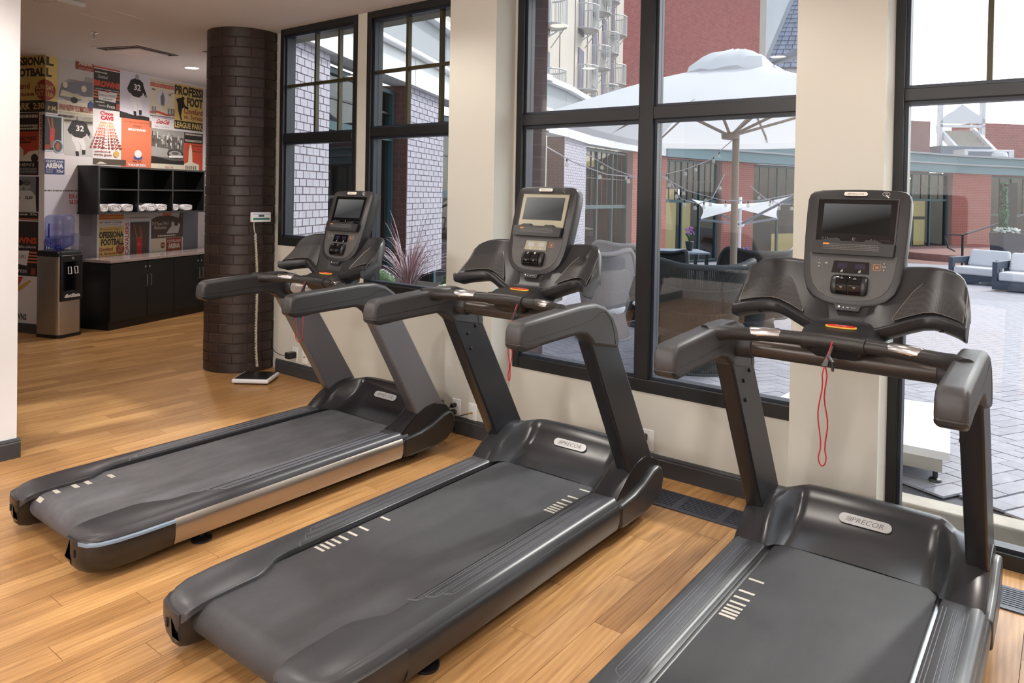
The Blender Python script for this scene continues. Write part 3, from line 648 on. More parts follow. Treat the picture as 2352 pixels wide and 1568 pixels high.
        obj('runner_icon', m, M['ink'], dd_)
    m = MB(); q = lambda a, b1: f(a, b1, .0026)
    for x, w in ((-.112,'VOL'),(.108,'CH')):
        m.text(w, x-.006, x+.006, .151,.156, q); m.flat([(x-.002,.164),(x+.002,.164),(x,.168)], q); m.flat([(x-.0025,.143),(x+.0025,.143),(x,.138)], q)
    m.flat(ell(-.086,.155,.003,.003,8), q); m.flat([(-.091,.153),(-.088,.153),(-.085,.159),(-.085,.151),(-.088,.157),(-.091,.157)], q)
    obj('key_symbols', m, M['ink'] if not st['champ'] else M['inkg'], root)
    m = MB()
    for x in (.0815,.087): m.flat([(x,.145),(x+.0028,.145),(x+.0028,.154),(x,.154)], q)
    for a, b1, c, d_ in ((.074,.0972,.1385,.1395),(.074,.0972,.1605,.1615),(.074,.075,.1395,.1605),(.0962,.0972,.1395,.1605)): m.flat([(a,c),(b1,c),(b1,d_),(a,d_)], q)
    obj('pause_key', m, M['orange'], root)
    m = MB()
    for x in (-.118,-.078,.1,-.096):
        m.flat([(x-.004,.134),(x-.0035,.134),(x-.0035,.172),(x-.004,.172)], q)
    obj('key_outline', m, M['inkg'], root)
    ro = MB(); prof = [(.044,0),(.04,.014),(.052,.026),(.072,.032),(.086,.03),(.104,.022),(.112,.008),(.113,0)]
    def rp(x): return [f(x, v, d) for v, d in prof]
    rk = obj('rocker_housing', MB().loft([[f(x, .079+(v-.079)*k, .002+d*k*.7) for v, d in prof] for x, k in ((-.062,.7),(-.058,.92),(-.05,1),(-.04,1),(.04,1),(.05,1),(.058,.92),(.062,.7))]), M['blk2'], root, smooth=50)
    for s in (-1,1):
        for (va, vb) in ((0,4),(3,8)):
            pp = prof[va:vb]; x0, x1 = (s*.002, s*.042)
            kk = obj('rocker_key', MB().loft([[f(x, v, d+.001) for v, d in pp] + [f(x, v, d-.006) for v, d in pp[::-1]] for x in (x0, x1)]), M['gloss'], rk, bevel=.0015)
        m = MB(); q1 = lambda a, b1: f(a, b1, .0275)
        m.flat([(s*.022-.007,.066),(s*.022+.007,.066),(s*.022,.057)], lambda a, b1: f(a, b1, .0345-(.072-b1)*.28)); m.flat([(s*.022-.007,.094),(s*.022+.007,.094),(s*.022,.102)], lambda a, b1: f(a, b1, .0345-(b1-.086)*.45))
        obj('arrow', m, M['inkg'], rk)
    m = MB(); 
    for k in range(8):
        a0 = math.pi*k/8; a1 = math.pi*(k+1)/8; m.flat([(-.092+.005*math.cos(a0),.058+.006*math.sin(a0)),(-.092+.0062*math.cos(a0),.058+.0072*math.sin(a0)),(-.092+.0062*math.cos(a1),.058+.0072*math.sin(a1)),(-.092+.005*math.cos(a1),.058+.006*math.sin(a1))], q)
    for x in (-.0985,-.0875): m.flat([(x,.053),(x+.002,.053),(x+.002,.058),(x,.058)], q)
    m.flat([(-.083,.0555),(-.066,.0555),(-.066,.0563),(-.083,.0563)], q); m.flat([(-.086,.046),(-.08,.046),(-.083,.043)], q)
    obj('port_symbols', m, M['inkd'], root)
    badge(head, lambda x, v, dd=0: f(x, v, dd+.001), -.008, .4265, .041, .0075, M['plate2'], M['inkg'])
    m = MB(); q2 = lambda a, b1: f(a, b1, .0012)
    e0, e1 = ell(.095,.428,.0125,.0085,20), ell(.095,.428,.0112,.0073,20)
    for k in range(20): m.flat([e0[k], e0[(k+1)%20], e1[(k+1)%20], e1[k]], q2)
    for rr_ in (.0035,.006):
        for k in range(6):
            a0, a1 = math.pi*(.2+.1*k), math.pi*(.3+.1*k); m.flat([(.095+rr_*math.cos(a0),.425+rr_*math.sin(a0)),(.095+(rr_+.001)*math.cos(a0),.425+(rr_+.001)*math.sin(a0)),(.095+(rr_+.001)*math.cos(a1),.425+(rr_+.001)*math.sin(a1)),(.095+rr_*math.cos(a1),.425+rr_*math.sin(a1))], q2)
    m.flat([(.093,.424),(.096,.425),(.107,.415),(.103,.412)], q2)
    obj('contactless_symbol', m, M['ink'] if not st['champ'] else M['inkg'], root)
    # ---- neck, stop plate, port block
    dy = dyc
    obj('neck', MB().loft([[V(x*w, y+dy*t, z+dz) for x, y, z in c] for t, w, c in (
        (0,1,[(-.105,2.655,1.088),(.105,2.655,1.088),(.105,2.655,1.114),(-.105,2.655,1.114)]),
        (.3,1,[(-.14,2.72,1.075),(.14,2.72,1.075),(.115,2.715,1.126),(-.115,2.715,1.126)]),
        (.6,1,[(-.15,2.80,1.07),(.15,2.80,1.07),(.10,2.785,1.133),(-.10,2.785,1.133)]),
        (1,1,[(-.14,2.90,1.08),(.14,2.90,1.08),(.075,2.82,1.148),(-.075,2.82,1.148)]),
        (1,1,[(-.10,2.96,1.20),(.10,2.96,1.20),(.07,2.85,1.215),(-.07,2.85,1.215)]))]), M['shell'], root, smooth=50)
    pn = cfn(V(0,2.83+dy,1.178+dz), Vector((0,.3,.95)).normalized(), Vector((0,-.95,.3)).normalized())
    pb = obj('port_block', MB().loft([[pn(x,v,-.04) for x, v in ((-.042,0),(.042,0),(.046,.025),(-.046,.025))],[pn(x,v,.006) for x, v in ((-.038,.001),(.038,.001),(.046,.022),(-.046,.022))]]), M['blk2'], root)
    m = MB(); q3 = lambda a, b1: pn(a, b1, .0064)
    m.flat(ell(-.028,.013,.004,.004,10), q3); m.flat(ell(-.013,.011,.0022,.0022,8), q3); m.flat([(.012,.0115),(.028,.0115),(.028,.0125),(.012,.0125)], q3); m.flat([(-.002,.0105),(.006,.0105),(.006,.0125),(-.002,.0125)], q3)
    obj('port_symbols', m, M['ink'], pb)
    sd = Vector((0,.98,.10)).normalized(); sn = Vector((0,-.10,.98)).normalized(); g = cfn(V(0,2.745+dy*.5,1.1305+dz), sd, sn)
    eb = lambda k: [(.052*k_*math.copysign(abs(math.cos(a))**.6, math.cos(a)), .0155*k_*math.copysign(abs(math.sin(a))**.8, math.sin(a))) for a in [2*math.pi*j/24 for j in range(24)] for k_ in (k,)]
    sb = obj('stop_button', MB().loft([[g(x,v,0) for x, v in eb(1)], [g(x,v,.004) for x, v in eb(.99)]]), M['yel'], root)
    obj('button_face', MB().loft([[g(x,v,.003) for x, v in eb(.92)], [g(x,v,.0055) for x, v in eb(.88)]]), M['stop'], sb, label='red button face')
    obj('lettering', MB().text('STOP', -.019,.019,-.005,.005, lambda a, b1: g(a, b1, .0059), bold=.02), M['ink'], sb)
    obj('stop_housing', MB().loft([[V(x,y,z+dz) for x, y, z in c] for c in (((-.085,2.65,1.085),(.085,2.65,1.085),(.085,2.765,1.09),(-.085,2.765,1.09)),((-.085,2.66,1.05),(.085,2.66,1.05),(.085,2.765,1.05),(-.085,2.765,1.05)),((-.065,2.68,1.03),(.065,2.68,1.03),(.065,2.76,1.03),(-.065,2.76,1.03)))]), M['blk2'], root, bevel=.008)
    # ---- side trays
    for s in (1,-1):
        pth = [(.06,2.775,1.088,1.30),(.10,2.772,1.098,1.335),(.15,2.785,1.117,1.342),(.20,2.80,1.138,1.346),(.24,2.81,1.152,1.348),(.27,2.806,1.157,1.347),(.295,2.792,1.156,1.345),(.32,2.77,1.153,1.341),(.34,2.75,1.150,1.331),(.355,2.732,1.147,1.318),(.366,2.716,1.143,1.296),(.374,2.705,1.142,1.262),(.378,2.702,1.145,1.225)]
        rings = []
        for x, yl, zl, zt_ in pth:
            yt = yl+.13 - (.0 if x < .36 else (x-.36)*.9); yl += dyc
            yt += dyc
            rings.append([V(s*x, y, z+dz) for y, z in ((yl+.006,zl-.004),(yl,zl+.004),(yl-.003,zl+.03),(yl+.004,zl+.036),(yl+.014,zl+.036),(yl+.02,zl+.031),(yl+.028,zl+.034),(yt-.004,zt_-.012),(yt+.004,zt_-.002),(yt+.016,zt_),(yt+.03,zt_-.014),(yt+.036,zt_-.05),(yl+.13,zl+.04),(yl+.07,zl-.022))])
        tr = obj('side_tray', MB().loft(rings), M['shell'], root, smooth=52)
        rows = []; edge = []
        for x, yl, zl, zt_ in pth[2:11]:
            yt = yl+.13 - (.0 if x < .36 else (x-.36)*.9); a = V(s*x, yl+.028+dyc-.0018, zl+.034+.012+dz); b1 = V(s*x, yt-.004+dyc-.0018, zt_-.012-.012+dz)
            hfrac = min(1, max(.03, (x-.148)/.115)) ** .75
            if x > .345: hfrac *= 1-.25*((x-.345)/.02)**2
            rows.append([a + (b1-a)*t_*hfrac for t_ in (0,.25,.5,.75,1)])
        gr = obj('tray_grille', MB().loft(rows, False, False), M['grille'], tr, smooth=60)
        eg = [r0[0] for r0 in rows] + [rows[-1][k] for k in (1,2,3,4)] + [r0[4] for r0 in rows[-2::-1]] + [rows[0][k] for k in (3,2,1)]
        obj('grille_rim', MB().tube(eg, .0011, 5, closed=True), M['rim'], tr)
        obj('drain_hole', MB().lathe([(.007,0),(.007,-.003)], V(s*.30, 2.795+dyc, 1.148+dz), 12, ax=(Vector((1,0,0)),Vector((0,1,0)),Vector((0,-.2,1)).normalized())), M['dark'], tr)
    # ---- safety clip and lanyard
    lx, lw, ll = st['lan']
    cl = obj('safety_clip', MB().loft([[V(lx+x, 2.634+y, z+dz) for x, y in ((-.007,-.01),(.007,-.01),(.007,.0),(-.007,.0))] for z in (1.085,1.08)] + [[V(lx+x-.012, 2.628+y, 1.04+dz) for x, y in ((-.009,-.012),(.009,-.012),(.009,.0),(-.009,.0))], [V(lx+x-.02, 2.62+y, 1.012+dz) for x, y in ((-.013,-.011),(.013,-.011),(.013,.0),(-.013,.0))]]), M['blk2'], root, bevel=.003)
    obj('clip_jaw', MB().tube([V(lx-.012,2.622,1.05+dz), V(lx+.006,2.615,1.03+dz), V(lx+.008,2.612,1.0+dz)], [.006,.007,.004], 8), M['blk2'], cl)
    pts = [V(lx+.0,2.636,1.10+dz), V(lx-.002,2.626,1.085+dz), V(lx-.02,2.612,1.01+dz)]
    for k in range(1,12): t_ = k/12; pts.append(V(lx-.02-lw*.30+.006*math.sin(t_*9)*(1 if lw < .1 else 0), 2.605-.01*t_, 1.01+dz-(ll-.03)*t_))
    for k in range(9): a = math.pi*k/8; pts.append(V(lx-.02-lw*.30+lw*.5*(1-math.cos(a)), 2.595, 1.01+dz-(ll-.03)-.03*math.sin(a)))
    for k in range(1,12): t_ = 1-k/12; pts.append(V(lx-.02+lw*.70+.005*math.sin(t_*11+1)*(1 if lw < .1 else 0)-(lw*.5*(1-t_)), 2.60+.01*(1-t_), 1.01+dz-(ll-.03)*t_))
    pts += [V(lx-.016,2.614,1.012+dz), V(lx-.006,2.622,1.05+dz)]
    obj('lanyard', MB().tube(pts, .0024, 6), M['red'], root, smooth=60, label='red safety cord')
    return root
stL = dict(rail=mat('rail black left', (52,51,55), .38, bump=(400,.08)), strip=mat('tread line light', (120,120,128), .4), side=mat('silver side panel', (170,158,146), .3, .85), cap=mat('cap dark', (34,32,30), .3), acc=True, up=mat('upright silver grey', (104,103,106), .36, .35),
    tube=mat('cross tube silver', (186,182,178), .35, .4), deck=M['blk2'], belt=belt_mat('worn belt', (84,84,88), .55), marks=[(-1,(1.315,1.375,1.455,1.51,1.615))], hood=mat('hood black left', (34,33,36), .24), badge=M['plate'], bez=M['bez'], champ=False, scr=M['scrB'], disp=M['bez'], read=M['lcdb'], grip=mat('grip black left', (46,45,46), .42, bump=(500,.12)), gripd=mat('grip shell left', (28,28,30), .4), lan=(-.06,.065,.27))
mk = (0,.026,.052,.082,.118,.165,.225,.345)
stM = dict(rail=mat('rail grey middle', (64,64,68), .36, bump=(400,.08)), strip=mat('tread line mid', (104,105,110), .38), side=mat('side panel dark', (44,44,46), .32), cap=mat('cap dark mid', (50,49,50), .36), acc=False, up=mat('upright black', (36,36,40), .34, .2),
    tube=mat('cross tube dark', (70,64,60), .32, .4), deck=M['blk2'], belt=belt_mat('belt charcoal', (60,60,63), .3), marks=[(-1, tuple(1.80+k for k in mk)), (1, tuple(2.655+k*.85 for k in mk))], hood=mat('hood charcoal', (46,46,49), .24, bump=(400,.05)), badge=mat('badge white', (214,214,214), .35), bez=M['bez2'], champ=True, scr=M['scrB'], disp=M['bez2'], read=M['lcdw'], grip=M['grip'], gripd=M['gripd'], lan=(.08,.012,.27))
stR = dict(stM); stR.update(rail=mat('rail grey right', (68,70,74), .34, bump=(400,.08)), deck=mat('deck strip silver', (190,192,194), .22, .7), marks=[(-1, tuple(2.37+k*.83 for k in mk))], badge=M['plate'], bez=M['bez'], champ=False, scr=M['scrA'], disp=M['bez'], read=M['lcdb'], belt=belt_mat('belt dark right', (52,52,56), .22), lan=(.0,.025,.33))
treadmill(-3.45, 'treadmill with silver grey uprights and silver side strips, nearest the brick pillar', stL, dz=-.036, dyc=-.04)
treadmill(-2.05, 'black treadmill between the other two, champagne coloured screen surround', stM)
treadmill(-.635, 'black treadmill on the right edge, dark screen, in front of the tall window', stR)
# ---------------------------------------------------------------- back corner: patterned wall, shelves, counter, cooler
P0 = Vector((-8.63, 3.124, 0))
def wl(u, z, d=0): return P0 + UA*u + UN*d + Vector((0,0,z))          # main wall: u along, d out of the wall
def wr(s, z, d=0): return P0 + UN*s - UA*d + Vector((0,0,z))          # return wall: s (negative = away from corner)
wall = MB()
wall.hexa([wl(0,0), wl(0,0,-2.2), wl(3.6,0,-2.2), wl(3.6,0), wl(0,CH), wl(0,CH,-2.2), wl(3.6,CH,-2.2), wl(3.6,CH)])
M['mural'] = mat('wallpaper white', (214,208,212), .7)
mural = obj('wall_mural', wall, M['mural'], kind='structure')
bb = MB()
for a, b_, fn in ((-2.0,0.0,wr),):
    prof = [(0,0),(.014,0),(.014,.09),(.008,.10),(0,.102)]
    bb.loft([[fn(a,q,p) for p, q in prof], [fn(b_+.014,q,p) for p, q in prof]])
bb.loft([[wl(-.014,q,p) for p, q in prof], [wl(.4,q,p) for p, q in prof]])
obj('baseboard_back', bb, M['base'], kind='structure')
PM = {k: mat('print '+k, c, .62) for k, c in dict(yellow=(204,180,108), black=(46,41,41), ink=(52,46,44), brick=(140,62,48), red=(186,72,48), orange=(208,112,80), cream=(206,198,180), white=(216,212,214), lav=(204,200,212), grey=(150,148,146), dgrey=(92,88,86), navy=(56,68,116), blue=(70,80,130), crimson=(186,40,56), skin=(150,86,62), gold=(200,160,80), lgrey=(186,184,182), brown=(84,70,62), ltblue=(130,170,196), vdark=(34,30,30), slate=(112,114,124)).items()}
PI = list(PM); PL_ = [PM[k] for k in PI]
class Poster:
    def __init__(s, fn, u0, u1, z0, z1, bg, flip=False):
        s.m = MB(); s.fn, s.u0, s.u1, s.z0, s.z1 = fn, u0, u1, z0, z1; s.lv = 0
        s.p([(0,0),(1,0),(1,1),(0,1)], bg)
    def q(s, lv): 
        return lambda a, b_: s.fn(s.u0+(s.u1-s.u0)*a, s.z0+(s.z1-s.z0)*b_, .0012+.0005*lv)
    def p(s, poly, c): s.m.flat(poly, s.q(s.lv), PI.index(c)); s.lv += 1; return s
    def r(s, a, b_, c, d, col): return s.p([(a,c),(b_,c),(b_,d),(a,d)], col)
    def t(s, txt, a, b_, c, d, col, bold=.03, shear=0):
        s.m.text(txt, a, b_, c, d, s.q(s.lv), PI.index(col), bold, shear); s.lv += 1; return s
    def rs(s, a, b_, rows, col, frac=.55, seed=1):        # rows of small illegible print
        rr = random.Random(seed); q = s.q(s.lv); k = PI.index(col)
        for c, h in rows:
            x = a
            while x < b_:
                w = rr.uniform(.02,.07); s.m.flat([(x,c),(min(b_,x+w),c),(min(b_,x+w),c+h),(x,c+h)], q, k); x += w+.012
        s.lv += 1; return s
    def done(s, label): return obj('poster', s.m, PL_, mural, recalc=False, label=label)
def player(P, cx, cz, sx, sz, jersey, pants, num, helmet='lgrey'):   # plain running figure, no likeness
    g = lambda pts: [(cx+x*sx, cz+y*sz) for x, y in pts]
    P.p(g([(-.30,-.05),(-.10,-.12),(.05,-.55),(-.02,-.95),(-.16,-.95),(-.14,-.6),(-.34,-.2)]), pants)
    P.p(g([(-.12,-.08),(.18,-.10),(.30,-.48),(.28,-.85),(.14,-.85),(.10,-.5),(-.1,-.2)]), pants)
    P.p(g([(-.17,-.78),(-.02,-.78),(.0,-1.0),(-.14,-1.02)]), 'vdark'); P.p(g([(.13,-.7),(.29,-.7),(.28,-.92),(.14,-.92)]), 'vdark')
    P.p(g([(-.42,.30),(-.34,.62),(-.1,.72),(.14,.70),(.34,.58),(.40,.30),(.30,.0),(.12,-.14),(-.22,-.10),(-.36,.05)]), jersey)
    P.p(g([(.32,.55),(.42,.3),(.55,.06),(.45,-.04),(.28,.22)]), jersey); P.p(g([(-.38,.5),(-.52,.2),(-.40,.0),(-.26,.2)]), jersey)
    P.p(g([(.52,.12),(.60,-.02),(.52,-.1),(.44,-.02)]), 'skin' if helmet == 'skin' else 'grey')
    P.p(g(ell(.0,.80,.11,.12,12)), helmet)
    if num: P.t(num, cx-.16*sx, cx+.2*sx, cz+.18*sz, cz+.46*sz, 'white')
# return wall
X = lambda a, b_, c, d, bg: Poster(wr, a, b_, c, d, bg)
p = X(-.62,.0008,2.36,2.955,'yellow'); p.t('ESSIONA', .29,.995,.83,.985,'ink',.05); p.t('OTBAL', .385,.985,.63,.785,'ink',.05)
p.t('Cleveland',.0,.645,.415,.53,'brick',.03); p.t('Syracuse',.0,.755,.265,.365,'brick',.03); p.r(0,1,0,.207,'black'); p.t('PARK',.27,.665,.045,.165,'yellow',.03); p.t('2:30',.73,.985,.045,.165,'yellow',.03)
p.p(ell(1.0,.39,.23,.185,12,math.pi/2,math.pi*1.5),'brick'); p.t('SUN',.80,.985,.40,.49,'yellow',.02); p.t('OCT.',.80,.985,.28,.37,'yellow',.02); p.done('yellow football poster with a maroon ball on the return wall')
p = X(-.62,-.085,1.69,2.352,'red'); p.r(0,1,.70,1,'black'); p.rs(.3,.97,[(.92,.05),(.78,.03),(.73,.03)],'cream',seed=3); p.t('10', .86,.96,.73,.79,'cream'); p.t('CLEVELAND PRESS',.1,.94,.56,.62,'black',.02); p.rs(.2,.8,[(.51,.03)],'black',seed=4)
p.r(0,1,.22,.24,'cream'); p.p([(.2,.22),(.2,.40),(.3,.46),(.52,.46),(.6,.40),(.6,.3),(.75,.38),(1,.40),(1,.22)],'cream'); p.p(ell(.9,.27,.1,.07,9),'black'); p.r(0,1,0,.22,'vdark'); p.t("STAN THEN'S"[5:], .40,.90,.14,.19,'cream',.0); p.rs(.3,.97,[(.1,.012),(.075,.012),(.05,.012),(.025,.012)],'grey',seed=5); p.done('red and black vintage score card print on the return wall')
p = X(-.085,.0008,1.93,2.352,'white'); p.r(.0,1,0,.006,'dgrey'); p.t('CAVALIERS',.1,.35,.05,.94,'red') if False else None
p.r(.0,.04,0,1,'dgrey'); 
def vtext(P, txt, a, b_, c, d, col):
    q = P.q(P.lv); vs, fs = textmesh(txt, .03); P.m.add([q(a+(b_-a)*(1-y), c+(d-c)*x) for x, y in vs], fs, PI.index(col)); P.lv += 1
vtext(p,'CAVALIERS',.16,.52,.06,.95,'red'); p.r(.58,1,.03,.96,'ltblue'); p.r(.64,1,.05,.94,'black'); p.done('left edge of the basketball card print, orange lettering')
p = X(-.62,-.075,1.30,1.672,'grey'); p.r(0,1,.0,1,'slate'); p.r(.92,1,.0,1,'vdark')
for cx, hc in ((.50,'vdark'),(.70,'dgrey')): p.p([(cx-.22,0),(cx-.22,.46),(cx-.08,.6),(cx+.1,.6),(cx+.22,.45),(cx+.24,0)],'lgrey'); p.p(ell(cx,.74,.09,.13,12),'grey'); p.p(ell(cx-.01,.82,.1,.08,12),hc)
p.t('CLEV',.36,.52,.34,.42,'vdark'); p.t('CLEV',.64,.86,.36,.44,'vdark'); p.done('black and white photo print of two ball players')
p = X(-.62,-.08,.61,1.29,'black'); p.r(0,1,.90,1,'vdark'); p.rs(.25,.72,[(.955,.02)],'cream',seed=6); p.t('25¢',.78,.97,.95,.99,'cream',.01); p.r(0,1,.885,.905,'orange'); p.r(0,1,.86,.875,'white'); p.t('Cleveland',-.15,.42,.68,.76,'cream',.0,.2); p.t('BROWNS',.0,.98,.51,.61,'red',.05); p.t('NATIONAL FOOTBALL LEAGUE',-.1,.95,.44,.475,'white',.01)
for k in range(4): p.r(.6,1,.21+.05*k,.235+.05*k,'orange')
p.p([(.0,.23),(.72,.16),(.78,.40),(.0,.38)],'white'); p.t('Pittsburgh STEELERS',-.1,.70,.26,.33,'ink',.0); p.r(.28,.38,.38,.43,'red'); p.t('Press',.42,.72,.05,.12,'white',.0); p.r(.84,.96,.02,.13,'brick'); p.done('black and orange football programme print on the return wall')
p = X(-.62,-.085,.104,.605,'white'); p.p([(0,.98),(.62,.98),(.5,.8),(.3,.7),(0,.62)],'red'); p.p([(.3,.72),(.5,.78),(.8,.93),(.84,.9),(.6,.72),(.4,.62)],'gold'); p.p([(0,.6),(.35,.74),(.5,.66),(.2,.5),(0,.42)],'cream'); p.t('BROWNS',.18,.72,.06,.20,'ink',.03); p.done('white sports print low on the return wall')
X(-.085,.0008,.104,.47,'red').done('orange red strip beside the baseboard end')
X(-.085,.0008,.47,.61,'lgrey').done('grey strip above the orange strip')
# main wall
Wp = lambda a, b_, c, d, bg: Poster(wl, a, b_, c, d, bg)
p = Wp(0,.141,2.355,2.955,'yellow'); p.t('L',.04,.66,.83,.985,'ink',.05); p.t('L',.04,.50,.63,.785,'ink',.05); p.p(ell(0,.39,.84,.185,12,-math.pi/2,math.pi/2),'brick'); p.t('DAY',.05,.66,.40,.48,'yellow',.02); p.t('11th',.05,.62,.28,.36,'yellow',.02); p.r(0,1,0,.205,'black'); p.t('P.M.',.2,.95,.045,.12,'yellow',.02); p.done('yellow poster edge turning the corner')
p = Wp(.143,.588,2.26,2.955,'cream'); p.r(.0,1,.36,1,'lgrey')
p.p([(.02,.40),(.10,.62),(.3,.70),(.62,.67),(.98,.70),(.98,.40),(.70,.42),(.6,.38),(.3,.36)],'slate'); p.p([(.10,.62),(.3,.70),(.62,.67),(.98,.70),(.98,.78),(.76,.78),(.70,.68),(.4,.66)],'grey'); p.p([(.06,.42),(.10,.52),(.70,.46),(.98,.47),(.98,.42),(.7,.41),(.3,.42)],'cream'); p.p(ell(.2,.60,.07,.05,12),'cream'); p.p(ell(.72,.58,.08,.055,12),'cream'); p.p(ell(.45,.38,.1,.05,12),'vdark'); p.p(ell(.92,.33,.08,.07,12),'navy')
for k in range(6): p.r(.35+.04*k,.372+.04*k,.43,.49,'cream')
p.t('1960·NEW PLYMOUTH',.03,.97,.20,.30,'brick',.03); p.t('MOST EXCITING PERFORMER IN THE LOW PRICE LEAGUE!',.03,.97,.155,.18,'dgrey',.0); p.rs(.03,.45,[(.10,.03)],'ink',seed=9); p.rs(.2,.97,[(.04,.025)],'ink',seed=10)
p.r(.48,1,.88,1,'brick'); p.t('ARENA',.55,.95,.955,1.03,'cream',.05); p.t('SPORTS REVIEW',.55,.95,.895,.915,'cream',.0); p.done('beige vintage car advertisement print')
p = Wp(.59,.951,2.466,2.95,'black'); p.r(0,1,.965,1,'red'); p.r(0,1,.94,.96,'white'); p.rs(.05,.5,[(.85,.03)],'cream',seed=11); p.t('Cleveland',.14,.5,.73,.81,'white',.0,.2); p.t('BROWNS',.0,1,.53,.68,'red',.06); p.t('NATIONAL FOOTBALL LEAGUE',.05,.95,.46,.49,'white',.01)
for k in range(3): p.r(.0,1,.26+.07*k,.295+.07*k,'orange')
p.p([(.18,.22),(.82,.20),(.88,.44),(.16,.42)],'white'); p.t('Pittsburgh STEELERS',.2,.82,.29,.37,'ink',.0); p.rs(.35,.7,[(.245,.02)],'dgrey',seed=12); p.r(.46,.56,.41,.46,'red'); p.rs(.06,.4,[(.15,.03)],'cream',seed=13); p.t('Cleveland',.17,.46,.07,.11,'white',0); p.t('Press',.5,.8,.05,.13,'white',.01); p.r(.84,.97,.03,.18,'brick'); p.done('black football programme print with orange lettering')
p = Wp(.952,1.396,2.40,2.95,'lav'); p.p([(0,0),(1,0),(1,.08),(.7,.1),(.5,.08),(.2,.12),(0,.14)],'vdark'); player(p,.55,.55,.62,.48,'vdark','white','32','grey'); p.done('print of a running football player in a dark jersey, numbered 32')
p = Wp(1.397,1.802,2.47,2.93,'cream'); p.r(.02,.98,.80,.90,'red'); p.t('U.S. SERVICE ALL STAR GAME',.04,.96,.82,.88,'cream',.0); p.t('BEST FOR LIVE SPORTS',.06,.94,.925,.95,'dgrey',.0); p.p(ell(.5,.52,.22,.2,16),'lav'); p.p([(.44,.32),(.42,.55),(.5,.66),(.5,.75),(.54,.66),(.6,.5),(.58,.32)],'slate'); p.p(ell(.15,.72,.09,.03,10),'slate'); p.p([(.72,.64),(.95,.72),(.93,.68),(.85,.66),(.84,.6)],'slate'); p.p([(0,.12),(.3,.16),(.7,.10),(1,.14),(1,.08),(.7,.04),(.3,.1),(0,.06)],'red')
for x in (.08,.18,.72,.84,.94): p.r(x,x+.06,.06,.26,'slate')
p.r(0,1,.0,.02,'navy'); p.done('cream and red service game print')
p = Wp(1.397,1.802,2.32,2.468,'white'); p.t('Coca-Cola',.24,.76,.42,.84,'crimson',.04,.25); p.t('Refresh Yourself Now!',.2,.78,.12,.26,'slate',0,.2); p.rs(.1,.9,[(.9,.04)],'brick',seed=20); p.done('white soft drink print with red script')
p = Wp(1.804,2.312,2.345,2.93,'yellow'); p.t('PROFESSI',.0,1.0,.76,.97,'ink',.05); p.t('FOOT',.43,1.0,.53,.74,'ink',.05); p.t('Cleveland',.32,1.0,.36,.50,'brick',.02); p.t('vs. Syracu',.32,1.0,.21,.35,'brick',.02); p.r(0,1,0,.19,'black'); p.t('LEAGUE PARK',.02,.99,.03,.16,'yellow',.03)
p.p([(.05,.66),(.2,.70),(.3,.66),(.36,.54),(.5,.5),(.42,.46),(.32,.50),(.26,.46),(.22,.3),(.27,.2),(.22,.2),(.17,.3),(.12,.42),(.10,.56)],'vdark'); p.p(ell(.28,.69,.06,.045,10),'vdark'); p.done('yellow and black football poster with a dark player silhouette')
p = Wp(0,.225,1.933,2.352,'white'); p.r(0,.98,.02,.97,'dgrey'); p.r(0,.95,.03,.955,'white'); p.r(0,.88,.05,.93,'ltblue'); p.r(0,.84,.07,.91,'black'); p.p([(.10,.9),(.16,.9),(.30,.6),(.34,.62),(.32,.9),(.37,.9),(.44,.64),(.5,.6),(.48,.3),(.42,.12),(.28,.12),(.26,.3),(.24,.6)],'skin'); p.p([(.25,.58),(.48,.58),(.47,.44),(.26,.44)],'crimson'); p.p([(.24,.42),(.48,.42),(.46,.3),(.24,.3)],'crimson'); p.r(0,.24,.08,.2,'brick'); p.p(ell(.66,.17,.27,.17,18),'ltblue'); p.p(ell(.66,.17,.22,.14,18),'brown'); p.p(ell(.66,.16,.10,.10,12),'skin'); p.done('basketball card print with a jumping player')
p = Wp(.226,.583,1.915,2.36,'lgrey'); player(p,.52,.52,.78,.52,'vdark','white','32','grey'); p.done('grey photo print of a crouching football player in a dark jersey')
p = Wp(.587,.977,1.90,2.464,'white'); p.t("C'mon",.24,.70,.89,.97,'crimson',.06); p.t('CAVS',.26,.72,.79,.88,'crimson',.07)
for k in range(9):
    w = .24+.055*k*.8; p.t(f'19{70+k}-19{71+k}', .47-w/1.05, .47+w/1.05, .70-.063*k, .755-.063*k, 'gold' if k < 2 else ('orange' if k < 5 else 'brick'), .04)
p.t('yearbook &',.05,.62,.115,.17,'brick',.02); p.t('media guide',.05,.66,.05,.105,'brick',.02); p.p(ell(.82,.11,.1,.07,16),'gold'); p.done('white year list print in red and gold numerals')
p = Wp(.59,1.05,1.83,1.90,'brown'); p.p([(.1,.1),(.2,.5),(.3,.45),(.42,.15)],'cream'); p.done('brown strip over the shelf unit')
p = Wp(.978,1.432,1.82,2.405,'orange'); p.t('ALL-AMERICA CHAMPIONSHIP',.1,.92,.915,.94,'brick',.01); p.t('Cleveland',.38,.64,.83,.88,'ink',0,.2); p.t('BROWNS',.22,.80,.75,.80,'white',.05); p.p(ell(.55,.2,.15,.05,16),'blue'); p.p(ell(.55,.28,.12,.08,16),'white'); p.t('New York',.38,.66,.10,.15,'ink',0,.2); p.t('YANKEES',.2,.82,.02,.07,'white',.04); p.done('orange championship print with white lettering')
p = Wp(1.431,1.978,1.885,2.32,'dgrey'); p.r(0,1,.80,1,'grey'); rr = random.Random(5)
for k in range(70):
    x, z, w, h = rr.random()*.95, .45+rr.random()*.35, .012+rr.random()*.03, .03+rr.random()*.12; p.m.flat([(x,z),(x+w,z),(x+w,z+h),(x,z+h)], p.q(2+k*.02), PI.index(rr.choice(['lgrey','black','grey','white','brown'])))
